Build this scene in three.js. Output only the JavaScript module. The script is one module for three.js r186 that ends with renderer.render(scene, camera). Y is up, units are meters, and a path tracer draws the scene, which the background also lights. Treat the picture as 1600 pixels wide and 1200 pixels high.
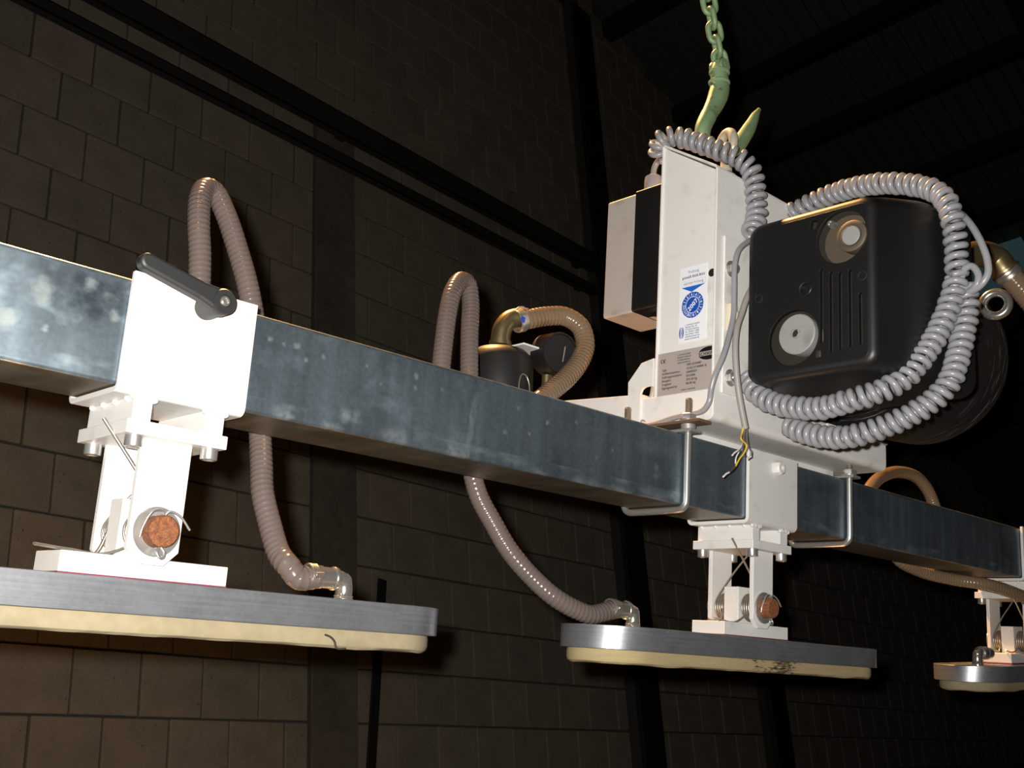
import * as THREE from 'three';
import { RoundedBoxGeometry } from 'three/addons/geometries/RoundedBoxGeometry.js';
import { mergeGeometries } from 'three/addons/utils/BufferGeometryUtils.js';
import { ImprovedNoise } from 'three/addons/math/ImprovedNoise.js';

// ------------------------------------------------------------------ camera, light, exposure
const scene = new THREE.Scene();
scene.background = new THREE.Color(0x000000);           // night: no sky, the hall is closed
const camera = new THREE.PerspectiveCamera(38.45, 4 / 3, 0.05, 60);
camera.position.set(0, 1.6, 0);
const CAM = new THREE.Matrix4().set(0.64435, -0.244, -0.72476, 0, -0.0573, 0.92966, -0.36393, 0, 0.76258, 0.27603, 0.58505, 0, 0, 0, 0, 1);
camera.quaternion.setFromRotationMatrix(CAM);
scene.add(camera);
const renderer = new THREE.WebGLRenderer({ antialias: true });
renderer.toneMapping = THREE.LinearToneMapping;
renderer.toneMappingExposure = 1.0;
renderer.shadowMap.enabled = true;

const FLASH = 10.4, FLOOD = 150, HIGH_BAY = 13;
const flashAt = new THREE.Vector3(-0.027, 0.027, -0.004).applyMatrix4(CAM).add(camera.position);
const flash = new THREE.SpotLight(0xfffbf4, FLASH, 0, 0.86, 0.55, 2);
flash.name = 'flash_light';
flash.position.copy(flashAt);
flash.target.position.copy(flashAt).add(new THREE.Vector3(0, 0, -3).applyMatrix4(CAM));
flash.castShadow = true; flash.shadow.radius = 0.5; flash.shadow.mapSize.set(2048, 2048);
flash.shadow.camera.near = 0.1; flash.shadow.camera.far = 25;
scene.add(flash, flash.target);

// ------------------------------------------------------------------ helpers
let seed = 20070306;
const rnd = () => { seed = (seed * 1664525 + 1013904223) >>> 0; return seed / 4294967296; };
const perlin = new ImprovedNoise();
const V = (a) => new THREE.Vector3(a[0], a[1], a[2]);
// the lifter hangs a little crooked on its hook: its own axes (x along the beam, y up, z to the front) in the hall
const LIFT = new THREE.Matrix4().set(0.99333, -0.02586, -0.11233, 0, 0.00526, 0.98367, -0.1799, 0, 0.11515, 0.17811, 0.97725, 0, 0, 0, 0, 1);
{ const o = new THREE.Vector3(0, 0.25986, -1.00135).applyMatrix4(LIFT); LIFT.setPosition(o.x, o.y + 1.6, o.z); }

const taken = {};
function numbered(name) { const n = taken[name] = (taken[name] ?? -1) + 1; return n ? `${name}_${String(n).padStart(3, '0')}` : name; }
function shade(o) { o.castShadow = true; o.receiveShadow = true; return o; }
const baseOf = new Map();
function thing(name, label, category, base, group, frame = LIFT) {
  const o = new THREE.Group(); o.name = numbered(name);
  o.position.copy(V(base)); o.userData = { label, category };
  if (group) o.userData.group = group;
  o.updateMatrix(); o.applyMatrix4(frame); scene.add(o); baseOf.set(o, V(base));
  return o;
}
// geometry is written in the axes of the lifter (or of the hall) and moved to the thing's base here
function part(name, geo, mat, t, parent = t, label) {
  const g = Array.isArray(geo) ? join(geo) : geo, b = baseOf.get(t);
  g.translate(-b.x, -b.y, -b.z);
  const m = shade(new THREE.Mesh(g, mat)); m.name = name;
  if (label) m.userData.label = label;
  parent.add(m); return m;
}
function structure(name, geo, mat) {
  const m = shade(new THREE.Mesh(Array.isArray(geo) ? join(geo) : geo, mat)); m.name = name; m.userData.kind = 'structure'; scene.add(m); return m;
}
function clean(g) {
  const n = g.index ? g.toNonIndexed() : g;
  for (const k of Object.keys(n.attributes)) if (!['position', 'normal', 'uv'].includes(k)) n.deleteAttribute(k);
  if (!n.attributes.normal) n.computeVertexNormals();
  if (!n.attributes.uv) n.setAttribute('uv', new THREE.BufferAttribute(new Float32Array(n.attributes.position.count * 2), 2));
  n.morphAttributes = {}; n.clearGroups(); return n;
}
function join(list) { return list.length === 1 ? clean(list[0]) : mergeGeometries(list.map(clean)); }
// uv in metres, projected along each face's main direction
function metres(g0, ox = 0, oy = 0) {
  const g = clean(g0), p = g.attributes.position, n = g.attributes.normal, uv = g.attributes.uv;
  const a = new THREE.Vector3(), b = new THREE.Vector3(), c = new THREE.Vector3();
  for (let i = 0; i < p.count; i += 3) {
    a.fromBufferAttribute(p, i); b.fromBufferAttribute(p, i + 1); c.fromBufferAttribute(p, i + 2);
    b.sub(a); c.sub(a); b.cross(c); const x = Math.abs(b.x), y = Math.abs(b.y), z = Math.abs(b.z);
    for (let k = i; k < i + 3; k++) {
      const X = p.getX(k), Y = p.getY(k), Z = p.getZ(k);
      if (z >= x && z >= y) uv.setXY(k, X + ox, Y + oy); else if (x >= y) uv.setXY(k, Z + ox, Y + oy); else uv.setXY(k, X + ox, Z + oy);
    }
  }
  return g;
}
function box(x0, x1, y0, y1, z0, z1, r = 0.001, seg = 1) {
  const g = r > 0 ? new RoundedBoxGeometry(x1 - x0, y1 - y0, z1 - z0, seg + 1, Math.min(r, (x1 - x0) / 2.01, (y1 - y0) / 2.01, (z1 - z0) / 2.01)) : new THREE.BoxGeometry(x1 - x0, y1 - y0, z1 - z0);
  return metres(g.translate((x0 + x1) / 2, (y0 + y1) / 2, (z0 + z1) / 2));
}
const UP = new THREE.Vector3(0, 1, 0);
function aim(g, p, d) {                                  // turns a geometry made along +y from the origin to start at p along d
  const q = new THREE.Quaternion().setFromUnitVectors(UP, V(d).normalize());
  return g.applyQuaternion(q).translate(p[0], p[1], p[2]);
}
// turned part: profile of [radius, height] pairs along the direction d from p
function turned(profile, p, d = [0, 1, 0], seg = 28) { return aim(metres(crease(new THREE.LatheGeometry(profile.map(([r, h]) => new THREE.Vector2(Math.max(r, 0), h)), seg)), p[0] * 3.7, p[2] * 2.3), p, d); }
function crease(g) { const n = g.toNonIndexed(); n.computeVertexNormals(); return smoothBelow(n, 0.7); }
function smoothBelow(g, angle) {                         // averages normals of faces that meet at less than the angle
  const p = g.attributes.position, n = g.attributes.normal, at = new Map(), cos = Math.cos(angle), key = (i) => `${Math.round(p.getX(i) * 2e5)},${Math.round(p.getY(i) * 2e5)},${Math.round(p.getZ(i) * 2e5)}`;
  for (let i = 0; i < p.count; i++) { const k = key(i); if (!at.has(k)) at.set(k, []); at.get(k).push(i); }
  const out = new Float32Array(p.count * 3), a = new THREE.Vector3(), b = new THREE.Vector3(), s = new THREE.Vector3();
  for (const list of at.values()) for (const i of list) {
    a.fromBufferAttribute(n, i); s.set(0, 0, 0);
    for (const j of list) { b.fromBufferAttribute(n, j); if (a.dot(b) >= cos) s.add(b); }
    s.normalize().toArray(out, i * 3);
  }
  g.setAttribute('normal', new THREE.BufferAttribute(out, 3)); return g;
}
function rod(p, d, r, len, bevel = 0.0006, seg = 24) { const b = Math.min(bevel, r / 2, len / 2); return turned([[0, 0], [r - b, 0], [r, b], [r, len - b], [r - b, len], [0, len]], p, d, seg); }
function bar(p, q, r, seg = 10) { const d = V(q).sub(V(p)); return rod(p, d.toArray(), r, d.length(), 0.0004, seg); }
function hex(p, d, r, h, turn = 0) {                     // hexagon head or nut with a chamfer
  const g = turned([[0, 0], [r * 0.93, 0], [r, h * 0.1], [r, h * 0.86], [r * 0.86, h], [0, h]], [0, 0, 0], [0, 1, 0], 6);
  return aim(g.rotateY(turn), p, d);
}
class Path extends THREE.CatmullRomCurve3 { constructor(pts, closed = false) { super(pts.map(V), closed, 'centripetal'); } }
function tube(pts, r, n = 48, radial = 10, closed = false) {
  const path = new Path(pts, closed), g = new THREE.TubeGeometry(path, n, r, radial, closed), L = path.getLength(), uv = g.attributes.uv;
  for (let i = 0; i < uv.count; i++) uv.setXY(i, uv.getX(i) * L, uv.getY(i) * 2 * Math.PI * r);
  if (closed) return clean(g);
  const caps = [0, 1].map((t) => { const d = path.getTangentAt(t).multiplyScalar(t ? 1 : -1), c = new THREE.CircleGeometry(r, radial).rotateX(-Math.PI / 2); return aim(c, path.getPointAt(t).toArray(), d.toArray()); });
  return join([g, ...caps]);
}
// hose with a spiral rib: radius swells once per turn of the wire
function ribbed(pts, r, pitch, swell, radial = 16) {
  const path = new Path(pts), L = path.getLength(), n = Math.round(L / pitch * 6), fr = path.computeFrenetFrames(n), P = [], N = [], U = [], I = [], v = new THREE.Vector3(), w = new THREE.Vector3();
  for (let i = 0; i <= n; i++) {
    const c = path.getPointAt(i / n), s = i / n * L;
    for (let j = 0; j <= radial; j++) {
      const a = j / radial * 2 * Math.PI, ph = 2 * Math.PI * (s / pitch) - a, rr = r * (1 + swell * (Math.pow(0.5 + 0.5 * Math.cos(ph), 2) - 0.5));
      v.copy(fr.normals[i]).multiplyScalar(Math.cos(a)).addScaledVector(fr.binormals[i], Math.sin(a));
      P.push(c.x + v.x * rr, c.y + v.y * rr, c.z + v.z * rr);
      w.copy(v).addScaledVector(fr.tangents[i], swell * r * Math.PI * 1.3 / pitch * Math.sin(ph) * (0.5 + 0.5 * Math.cos(ph)) * 2).normalize(); N.push(w.x, w.y, w.z); U.push(s, a * r);
    }
  }
  for (let i = 0; i < n; i++) for (let j = 0; j < radial; j++) { const a = i * (radial + 1) + j, b = a + radial + 1; I.push(a, a + 1, b, a + 1, b + 1, b); }
  const g = new THREE.BufferGeometry(); g.setAttribute('position', new THREE.Float32BufferAttribute(P, 3)); g.setAttribute('normal', new THREE.Float32BufferAttribute(N, 3)); g.setAttribute('uv', new THREE.Float32BufferAttribute(U, 2)); g.setIndex(I);
  return g;
}
// cable wound into a coil round a path
function coil(pts, R, r, pitch, phase = 0, lead = 0.6) {
  const path = new Path(pts), L = path.getLength(), turns = L / pitch, n = Math.round(turns * 20), fr = path.computeFrenetFrames(n), out = [];
  for (let i = 0; i <= n; i++) {
    const c = path.getPointAt(i / n), a = phase + i / n * turns * 2 * Math.PI, w = 1 + 0.05 * Math.sin(i * 0.13 + phase);
    out.push(c.addScaledVector(fr.normals[i], R * w * Math.cos(a)).addScaledVector(fr.binormals[i], R * w * Math.sin(a)));
  }
  const g = new THREE.TubeGeometry(new THREE.CatmullRomCurve3(out, false, 'centripetal'), n, r, 9, false);
  const e0 = out[0], e1 = out[out.length - 1];
  return join([g, new THREE.SphereGeometry(r, 9, 6).translate(e0.x, e0.y, e0.z), new THREE.SphereGeometry(r, 9, 6).translate(e1.x, e1.y, e1.z)]);
}
function plate(shapePts, depth, bevel = 0.0008) {        // outline extruded along +z
  const s = shapePts instanceof THREE.Shape ? shapePts : new THREE.Shape(shapePts.map(([x, y]) => new THREE.Vector2(x, y)));
  const g = new THREE.ExtrudeGeometry(s, { depth: depth - 2 * bevel, bevelEnabled: bevel > 0, bevelThickness: bevel, bevelSize: bevel, bevelOffset: -bevel, bevelSegments: 2, curveSegments: 20 });
  return g.translate(0, 0, bevel);
}
// outline given as [z, y] standing across the beam, from x to x + depth
function across(zy, x, depth, bevel = 0.0008) {
  const g = plate(zy, depth, bevel), m = new THREE.Matrix4().set(0, 0, -1, x + depth, 0, 1, 0, 0, 1, 0, 0, 0, 0, 0, 0, 1);
  return metres(g.applyMatrix4(m));
}
function circle(s, x, y, r) { const h = new THREE.Path(); h.absellipse(x, y, r, r, 0, 2 * Math.PI, true); s.holes.push(h); return s; }

// ------------------------------------------------------------------ textures
function fbm(x, y, z, oct = 4) { let a = 1, f = 1, s = 0, t = 0; for (let i = 0; i < oct; i++) { s += a * perlin.noise(x * f, y * f, z + i * 7.3); t += a; a *= 0.5; f *= 2.03; } return s / t; }
function tiled(n, f) {                                   // f(u, v, noise) over a tile; noise() repeats at the edges
  const data = new Uint8Array(n * n * 4);
  const wrap = (u, v, k, z, oct = 3) => {
    const a = fbm(u * k, v * k, z, oct), b = fbm((u - 1) * k, v * k, z, oct), c = fbm(u * k, (v - 1) * k, z, oct), d = fbm((u - 1) * k, (v - 1) * k, z, oct);
    const s = Math.max(0, (u - 0.85) / 0.15), t = Math.max(0, (v - 0.85) / 0.15);
    return (a * (1 - s) + b * s) * (1 - t) + (c * (1 - s) + d * s) * t;
  };
  for (let y = 0; y < n; y++) for (let x = 0; x < n; x++) { const c = f(x / n, y / n, wrap); for (let k = 0; k < 3; k++) data[(y * n + x) * 4 + k] = Math.max(0, Math.min(255, c[k])); data[(y * n + x) * 4 + 3] = 255; }
  return data;
}
function texture(n, f, rep, srgb = true) {
  const t = new THREE.DataTexture(tiled(n, f), n, n); t.wrapS = t.wrapT = THREE.RepeatWrapping; t.repeat.set(rep, rep);
  t.magFilter = THREE.LinearFilter; t.minFilter = THREE.LinearMipmapLinearFilter; t.generateMipmaps = true; if (srgb) t.colorSpace = THREE.SRGBColorSpace; t.needsUpdate = true; return t;
}
function canvasMap(w, h, draw) {
  const c = document.createElement('canvas'); c.width = w; c.height = h; draw(c.getContext('2d'), w, h);
  const t = new THREE.CanvasTexture(c); t.colorSpace = THREE.SRGBColorSpace; t.wrapS = t.wrapT = THREE.RepeatWrapping; return t;
}
const speck = [], rspeck = (i) => speck[i] ??= rnd();
const T = {
  block: texture(512, (u, v, N) => { const g = 180 + 20 * N(u, v, 6, 1) + 12 * N(u, v, 30, 2) + 12 * N(u, v, 120, 3, 1), p = N(u, v, 46, 5, 2) > 0.52 ? 0.6 : 1; return [g * p, g * 0.965 * p, g * 0.9 * p]; }, 1.25),
  blockBump: texture(512, (u, v, N) => { const p = N(u, v, 46, 5, 2) > 0.52 ? 60 : 0, g = 150 + 40 * N(u, v, 12, 8) + 26 * N(u, v, 90, 9, 2) - p; return [g, g, g]; }, 1.25, false),
  grime: texture(256, (u, v, N) => { const d = Math.max(0, N(u, v, 5, 11, 4) - 0.12) * 60 + Math.max(0, N(u, v, 40, 12, 2) - 0.45) * 130, g = 250 - d; return [g, g - d * 0.08, g - d * 0.25]; }, 5),
  brushed: texture(512, (u, v, N) => { const g = 205 + 22 * N(u * 0.12, v * 6, 14, 21, 4) + 22 * N(u, v, 7, 22) + 10 * N(u, v, 60, 23, 2); return [g, g, g + 3]; }, 4),
  rough: texture(256, (u, v, N) => { const g = 128 + 60 * N(u, v, 9, 31, 4) + 24 * N(u, v, 50, 32, 2); return [g, g, g]; }, 4, false),
  rust: texture(128, (u, v, N) => { const a = N(u, v, 7, 41, 4), b = N(u, v, 24, 42, 3); return [132 + 60 * a + 50 * b, 80 + 44 * a + 46 * b, 48 + 24 * a + 40 * b]; }, 30),
  enamel: texture(256, (u, v, N) => { const worn = N(u, v, 9, 51, 4) > 0.33 ? 1 : 0, g = 1 + 0.16 * N(u, v, 5, 52); return worn ? [116, 96, 62] : [124 * g, 150 * g, 112 * g]; }, 9),
  scuff: texture(512, (u, v, N) => { const d = Math.max(0, N(u * 0.5, v * 3, 16, 61, 3) - 0.5) * 30 + Math.max(0, N(u, v, 4, 62)) * 10; const g = 18 + d; return [g, g, g * 0.97]; }, 3),
  foam: texture(256, (u, v, N) => { const g = 1 + 0.1 * N(u, v, 4, 71) + 0.06 * N(u, v, 40, 72, 2), s = Math.max(0, N(u, v, 3, 73, 4) - 0.16) * 2.2; return [222 * g - 60 * s, 204 * g - 55 * s, 164 * g - 40 * s]; }, 3),
  concrete: texture(256, (u, v, N) => { const g = 120 + 30 * N(u, v, 5, 81) + 20 * N(u, v, 40, 82); return [g, g * 0.95, g * 0.87]; }, 0.5),
};
// zinc coat of the beam: 2.5 m of it along u, the four faces one above the other along v (front, underside, back, top)
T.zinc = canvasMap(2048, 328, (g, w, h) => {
  const im = g.createImageData(w, h), L = w / 2.5;
  for (let y = 0; y < h; y++) for (let x = 0; x < w; x++) {
    const X = x / L, Y = y / (h / 0.4), streak = fbm(X * 60, Y * 5, 3.1, 3), cloud = fbm(X * 7, Y * 9, 9.7, 4), fine = fbm(X * 240, Y * 240, 1.3, 2);
    const face = Math.floor(Y / 0.1), t = (Y - face * 0.1) / 0.1, under = face === 1;
    let k = 140 + 30 * streak + 26 * cloud + 14 * fine;
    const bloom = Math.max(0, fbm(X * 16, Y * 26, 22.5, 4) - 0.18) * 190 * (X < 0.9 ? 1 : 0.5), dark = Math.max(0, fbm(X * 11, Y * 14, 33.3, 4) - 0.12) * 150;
    k += bloom * (X < 0.42 ? 1.4 : 0.45) + Math.max(0, Math.min(1, (0.36 - X + 0.14 * fbm(X * 14, Y * 20, 61.2, 4)) * 14)) * 34 - dark * (X < 0.45 ? 0.5 : 0.4);  // left end lightened: flash sheen painted into the zinc, along with white bloom
    let r = k * 0.91, gg = k * 0.985, b = k * 1.03;
    if (under) { const rust = Math.max(0, fbm(X * 9, Y * 30, 44.4, 4) + 0.25) * 70; r = k * 0.9 + rust * 0.3; gg = k * 0.86 - rust * 0.05; b = k * 0.78 - rust * 0.4; }  // underside browned overall: warm wall reflection painted in, together with brown stains
    if (!under && t > 0.8 && face === 0) { const lime = Math.max(0, fbm(X * 24, Y * 60, 55.5, 3) + 0.02) * 90; r += lime; gg += lime; b += lime * 0.95; }
    const o = (y * w + x) * 4; im.data[o] = r; im.data[o + 1] = gg; im.data[o + 2] = b; im.data[o + 3] = 255;
  }
  g.putImageData(im, 0, 0);
  const S = h / 0.4, spot = (x, y, r, a, tall = 1) => { for (let i = 0; i < 26; i++) { g.fillStyle = `rgba(214,218,214,${a / 7})`; g.beginPath(); g.ellipse((x + (rnd() - 0.5) * r) * L, (y + (rnd() - 0.5) * r * tall) * S, r * L * (0.15 + 0.3 * rnd()), r * S * tall * (0.15 + 0.3 * rnd()), rnd() * 3, 0, 7); g.fill(); } };
  // run of lime down the front, spots of white zinc corrosion and a scraped dark patch beside the clamp
  for (let i = 0; i < 140; i++) { const y = 0.012 + 0.086 * rnd(); g.fillStyle = `rgba(188,198,196,${0.05 + 0.1 * rnd()})`; g.fillRect((0.806 + (rnd() - 0.5) * 0.008 - (y - 0.05) * 0.12) * L, y * S, (0.001 + 0.004 * rnd()) * L, 0.012 * S); }
  for (const [x, y, r, a, tall] of [[0.312, 0.03, 0.014, 1.2, 1.6], [0.352, 0.013, 0.009, 1.4, 1], [0.378, 0.035, 0.006, 1, 1.8], [0.372, 0.02, 0.012, 0.8, 0.4], [0.283, 0.06, 0.018, 1, 1], [0.318, 0.062, 0.005, 1, 1], [0.567, 0.018, 0.006, 1, 1], [0.58, 0.03, 0.004, 1, 1], [0.722, 0.016, 0.005, 1.2, 1], [0.722, 0.03, 0.004, 0.7, 1.4], [0.93, 0.03, 0.005, 1, 1], [0.64, 0.078, 0.02, 0.6, 0.6], [0.7, 0.09, 0.03, 0.6, 0.4], [0.9, 0.05, 0.004, 0.8, 1], [0.86, 0.055, 0.006, 0.6, 1], [0.56, 0.093, 0.02, 0.9, 0.3], [0.62, 0.095, 0.02, 0.9, 0.3], [0.79, 0.094, 0.03, 0.8, 0.3], [1.05, 0.045, 0.004, 0.7, 1], [1.14, 0.06, 0.01, 0.4, 2], [0.536, 0.018, 0.004, 1, 1], [0.552, 0.02, 0.003, 1, 1], [0.6, 0.022, 0.004, 0.8, 1], [0.655, 0.02, 0.003, 0.8, 1], [0.675, 0.035, 0.003, 0.7, 1], [0.76, 0.024, 0.004, 0.6, 1], [0.98, 0.02, 0.004, 0.5, 1], [1.02, 0.06, 0.004, 0.5, 1.6], [0.88, 0.022, 0.005, 0.5, 1]]) spot(x, y, r, a, tall);
  for (let i = 0; i < 60; i++) { g.fillStyle = 'rgba(40,52,60,0.1)'; g.beginPath(); g.ellipse((0.362 + (rnd() - 0.5) * 0.05) * L, (0.024 + (rnd() - 0.5) * 0.036 + 0) * S, 0.006 * L * rnd() + 2, 0.007 * S * rnd() + 2, rnd(), 0, 7); g.fill(); }
});
T.zinc.anisotropy = 8;
// ------------------------------------------------------------------ materials
const std = (color, roughness, metalness = 0, more = {}) => new THREE.MeshStandardMaterial({ color, roughness, metalness, ...more });
const phy = (color, roughness, metalness = 0, more = {}) => new THREE.MeshPhysicalMaterial({ color, roughness, metalness, ...more });
const rgb = (r, g, b) => new THREE.Color().setRGB(r, g, b);
const M = {
  paint: std(rgb(0.72, 0.71, 0.69), 0.42, 0, { map: T.grime }),
  console: std(rgb(0.8, 0.785, 0.76), 0.45, 0, { map: T.grime }),
  boxGrey: std(rgb(0.5, 0.44, 0.4), 0.5, 0, { map: T.grime }),
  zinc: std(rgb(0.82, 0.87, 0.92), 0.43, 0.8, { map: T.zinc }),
  plated: std(rgb(0.6, 0.59, 0.57), 0.3, 0.8),
  plate: std(rgb(0.42, 0.42, 0.4), 0.45, 0.6, { map: T.grime }),
  chrome: std(rgb(0.6, 0.575, 0.53), 0.2, 0.85),
  alu: std(rgb(0.58, 0.6, 0.63), 0.36, 0.75, { map: T.brushed }),
  brass: std(rgb(0.3, 0.235, 0.12), 0.36, 0.85),
  wire: std(rgb(0.42, 0.38, 0.32), 0.35, 0.8),
  rust: std(rgb(0.8, 0.8, 0.8), 0.85, 0, { map: T.rust }),
  rustPlate: std(rgb(0.16, 0.1, 0.06), 0.7, 0.3),
  foam: std(rgb(0.38, 0.38, 0.38), 0.9, 0, { map: T.foam }),
  crack: std(rgb(0.04, 0.03, 0.02), 1),
  gasket: std(rgb(0.2, 0.022, 0.055), 0.6),
  black: std(rgb(0.009, 0.009, 0.0085), 0.43),
  dome: std(rgb(0.013, 0.013, 0.013), 0.45),
  lever: std(rgb(0.02, 0.02, 0.02), 0.48),
  body: std(rgb(0.6, 0.6, 0.6), 0.7, 0, { map: T.scuff }),
  hole: std(rgb(0.006, 0.006, 0.006), 0.8),
  innerBrown: std(rgb(0.11, 0.085, 0.06), 0.6, 0.3),
  capFace: std(rgb(0.4, 0.4, 0.39), 0.5, 0.3, { map: T.grime }),
  inner: std(rgb(0.03, 0.026, 0.02), 0.6, 0.2),
  cable: std(rgb(0.28, 0.28, 0.3), 0.3),
  cableDirty: std(rgb(0.3, 0.28, 0.26), 0.45),
  hose: phy(rgb(0.23, 0.18, 0.165), 0.2, 0, { transmission: 0.45, thickness: 0, ior: 1.5 }),
  hoseWarm: phy(rgb(0.34, 0.24, 0.15), 0.2, 0, { transmission: 0.45, thickness: 0, ior: 1.5 }),
  cream: std(rgb(0.7, 0.63, 0.47), 0.5),
  eye: std(rgb(0.45, 0.4, 0.34), 0.5),
  green: std(rgb(1, 1, 1), 0.5, 0.1, { map: T.enamel }),
  yellow: std(rgb(0.75, 0.5, 0.03), 0.45),
  brown: std(rgb(0.08, 0.05, 0.035), 0.5),
  violet: std(rgb(0.14, 0.12, 0.12), 0.5),
  steelDark: std(rgb(0.75, 0.75, 0.7), 0.8, 0, { map: T.concrete }),
  rail: std(rgb(0.03, 0.03, 0.028), 0.6),
  steelBlack: std(rgb(0.014, 0.014, 0.014), 0.6),
  mortar: std(rgb(0.09, 0.088, 0.075), 0.95),
  sheet: std(rgb(0.07, 0.07, 0.07), 0.8),
  floor: std(rgb(0.26, 0.25, 0.24), 0.8, 0, { map: T.concrete }),
  plaster: std(rgb(0.2, 0.19, 0.17), 0.9),
  blue: std(rgb(0.02, 0.06, 0.5), 0.5),
  label: std(rgb(0.84, 0.85, 0.88), 0.4),
  lampGlow: std(rgb(0.9, 0.5, 0.2), 0.5, 0, { emissive: rgb(1, 0.5, 0.18), emissiveIntensity: 6 }),
  skylight: std(rgb(0.1, 0.14, 0.15), 0.5, 0, { emissive: rgb(0.013, 0.027, 0.03), emissiveIntensity: 1 }),
  flashGlass: std(rgb(0.8, 0.8, 0.8), 0.3, 0, { emissive: rgb(1, 0.98, 0.94), emissiveIntensity: 4 }),
};
const blockTones = [[0.59, 0.555, 0.5], [0.54, 0.51, 0.465], [0.62, 0.575, 0.51], [0.57, 0.54, 0.49], [0.6, 0.55, 0.49]].map(([r, g, b]) => std(rgb(r, g, b), 0.92, 0, { map: T.block, bumpMap: T.blockBump, bumpScale: 0.0016 }));

// ------------------------------------------------------------------ the hall
const EYE = 1.6, WALL = -4.15, ROW = 0.2588, ROW0 = EYE + 0.455;
const ridgeX = 6.4, ridgeY = EYE + 6.55, slope = 0.35, west = -3, east = 15.8, south = 6;
const roofY = (x) => ridgeY - slope * Math.abs(x - ridgeX);
structure('floor', box(west - 0.3, east + 0.3, -0.25, 0, WALL - 0.4, south + 0.3, 0), M.floor);
const wall = structure('wall_back', metres(plate([[west - 0.3, -0.2], [east + 0.3, -0.2], [east + 0.3, roofY(east + 0.3)], [ridgeX, ridgeY], [west - 0.3, roofY(west - 0.3)]], 0.26, 0).translate(0, 0, WALL - 0.273)), M.mortar);
structure('wall_front', metres(plate([[west - 0.3, -0.2], [east + 0.3, -0.2], [east + 0.3, roofY(east + 0.3)], [ridgeX, ridgeY], [west - 0.3, roofY(west - 0.3)]], 0.25, 0).translate(0, 0, south)), M.plaster);
structure('wall_left', box(west - 0.3, west, 0, roofY(west), WALL, south, 0), M.plaster);
{ // right end of the hall and the roof: folded sheet
  const fold = (len, n, d) => { const out = []; for (let i = 0; i < n; i++) { const a = i / n * len, s = len / n; out.push([a, 0], [a + s * 0.3, 0], [a + s * 0.4, d], [a + s * 0.85, d], [a + s * 0.95, 0]); } out.push([len, 0]); return out; };
  const ribs = (len, n, d) => { const f = fold(len, n, d); return [...f, ...f.slice().reverse().map(([a, b]) => [a, b - 0.05])]; };
  const east0 = plate(ribs(6, 30, 0.04).map(([a, b]) => [-b, a]), south - WALL, 0).translate(east + 0.02, 0, WALL);
  structure('wall_right', metres(east0), M.sheet);
  for (const side of [-1, 1]) {
    const run = (side > 0 ? east : -west + 2 * ridgeX - ridgeX) , len = (side > 0 ? east + 0.3 - ridgeX : ridgeX - west + 0.3) / Math.cos(Math.atan(slope));
    const g = plate(ribs(south - WALL + 0.6, 40, 0.05), len, 0);   // folds side by side along z, running down the slope
    const a = Math.atan(slope), m = new THREE.Matrix4().makeBasis(new THREE.Vector3(0, 0, side > 0 ? -1 : 1), new THREE.Vector3(Math.sin(a) * side, Math.cos(a), 0), new THREE.Vector3(Math.cos(a) * side, -Math.sin(a), 0));
    m.setPosition(ridgeX, ridgeY + 0.06, side > 0 ? south + 0.3 : WALL - 0.3);
    structure('ceiling', metres(g.applyMatrix4(m)), M.sheet).name = side > 0 ? 'ceiling' : 'ceiling_001';
    // purlins and rafters below the sheet
    let n = side > 0 ? 1 : 21;
    for (const d of [0.35, 1.4, 2.2, 3.1, 3.9, 5.6, 6.9]) { const x = ridgeX + side * d; if (x > west && x < east) structure('trim_' + n++, box(x - 0.06, x + 0.06, roofY(x) - 0.2, roofY(x) - 0.03, WALL, south, 0), M.steelBlack); }
    for (const z of [-1.2, 2.4]) { const b = new THREE.BoxGeometry(len, 0.22, 0.12).applyMatrix4(new THREE.Matrix4().makeRotationZ(-side * a)).translate(ridgeX + side * len * Math.cos(a) / 2, ridgeY - 0.33 - len * Math.sin(a) / 2, z); structure('trim_' + n++, metres(b), M.steelBlack); }
  }
}
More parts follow.
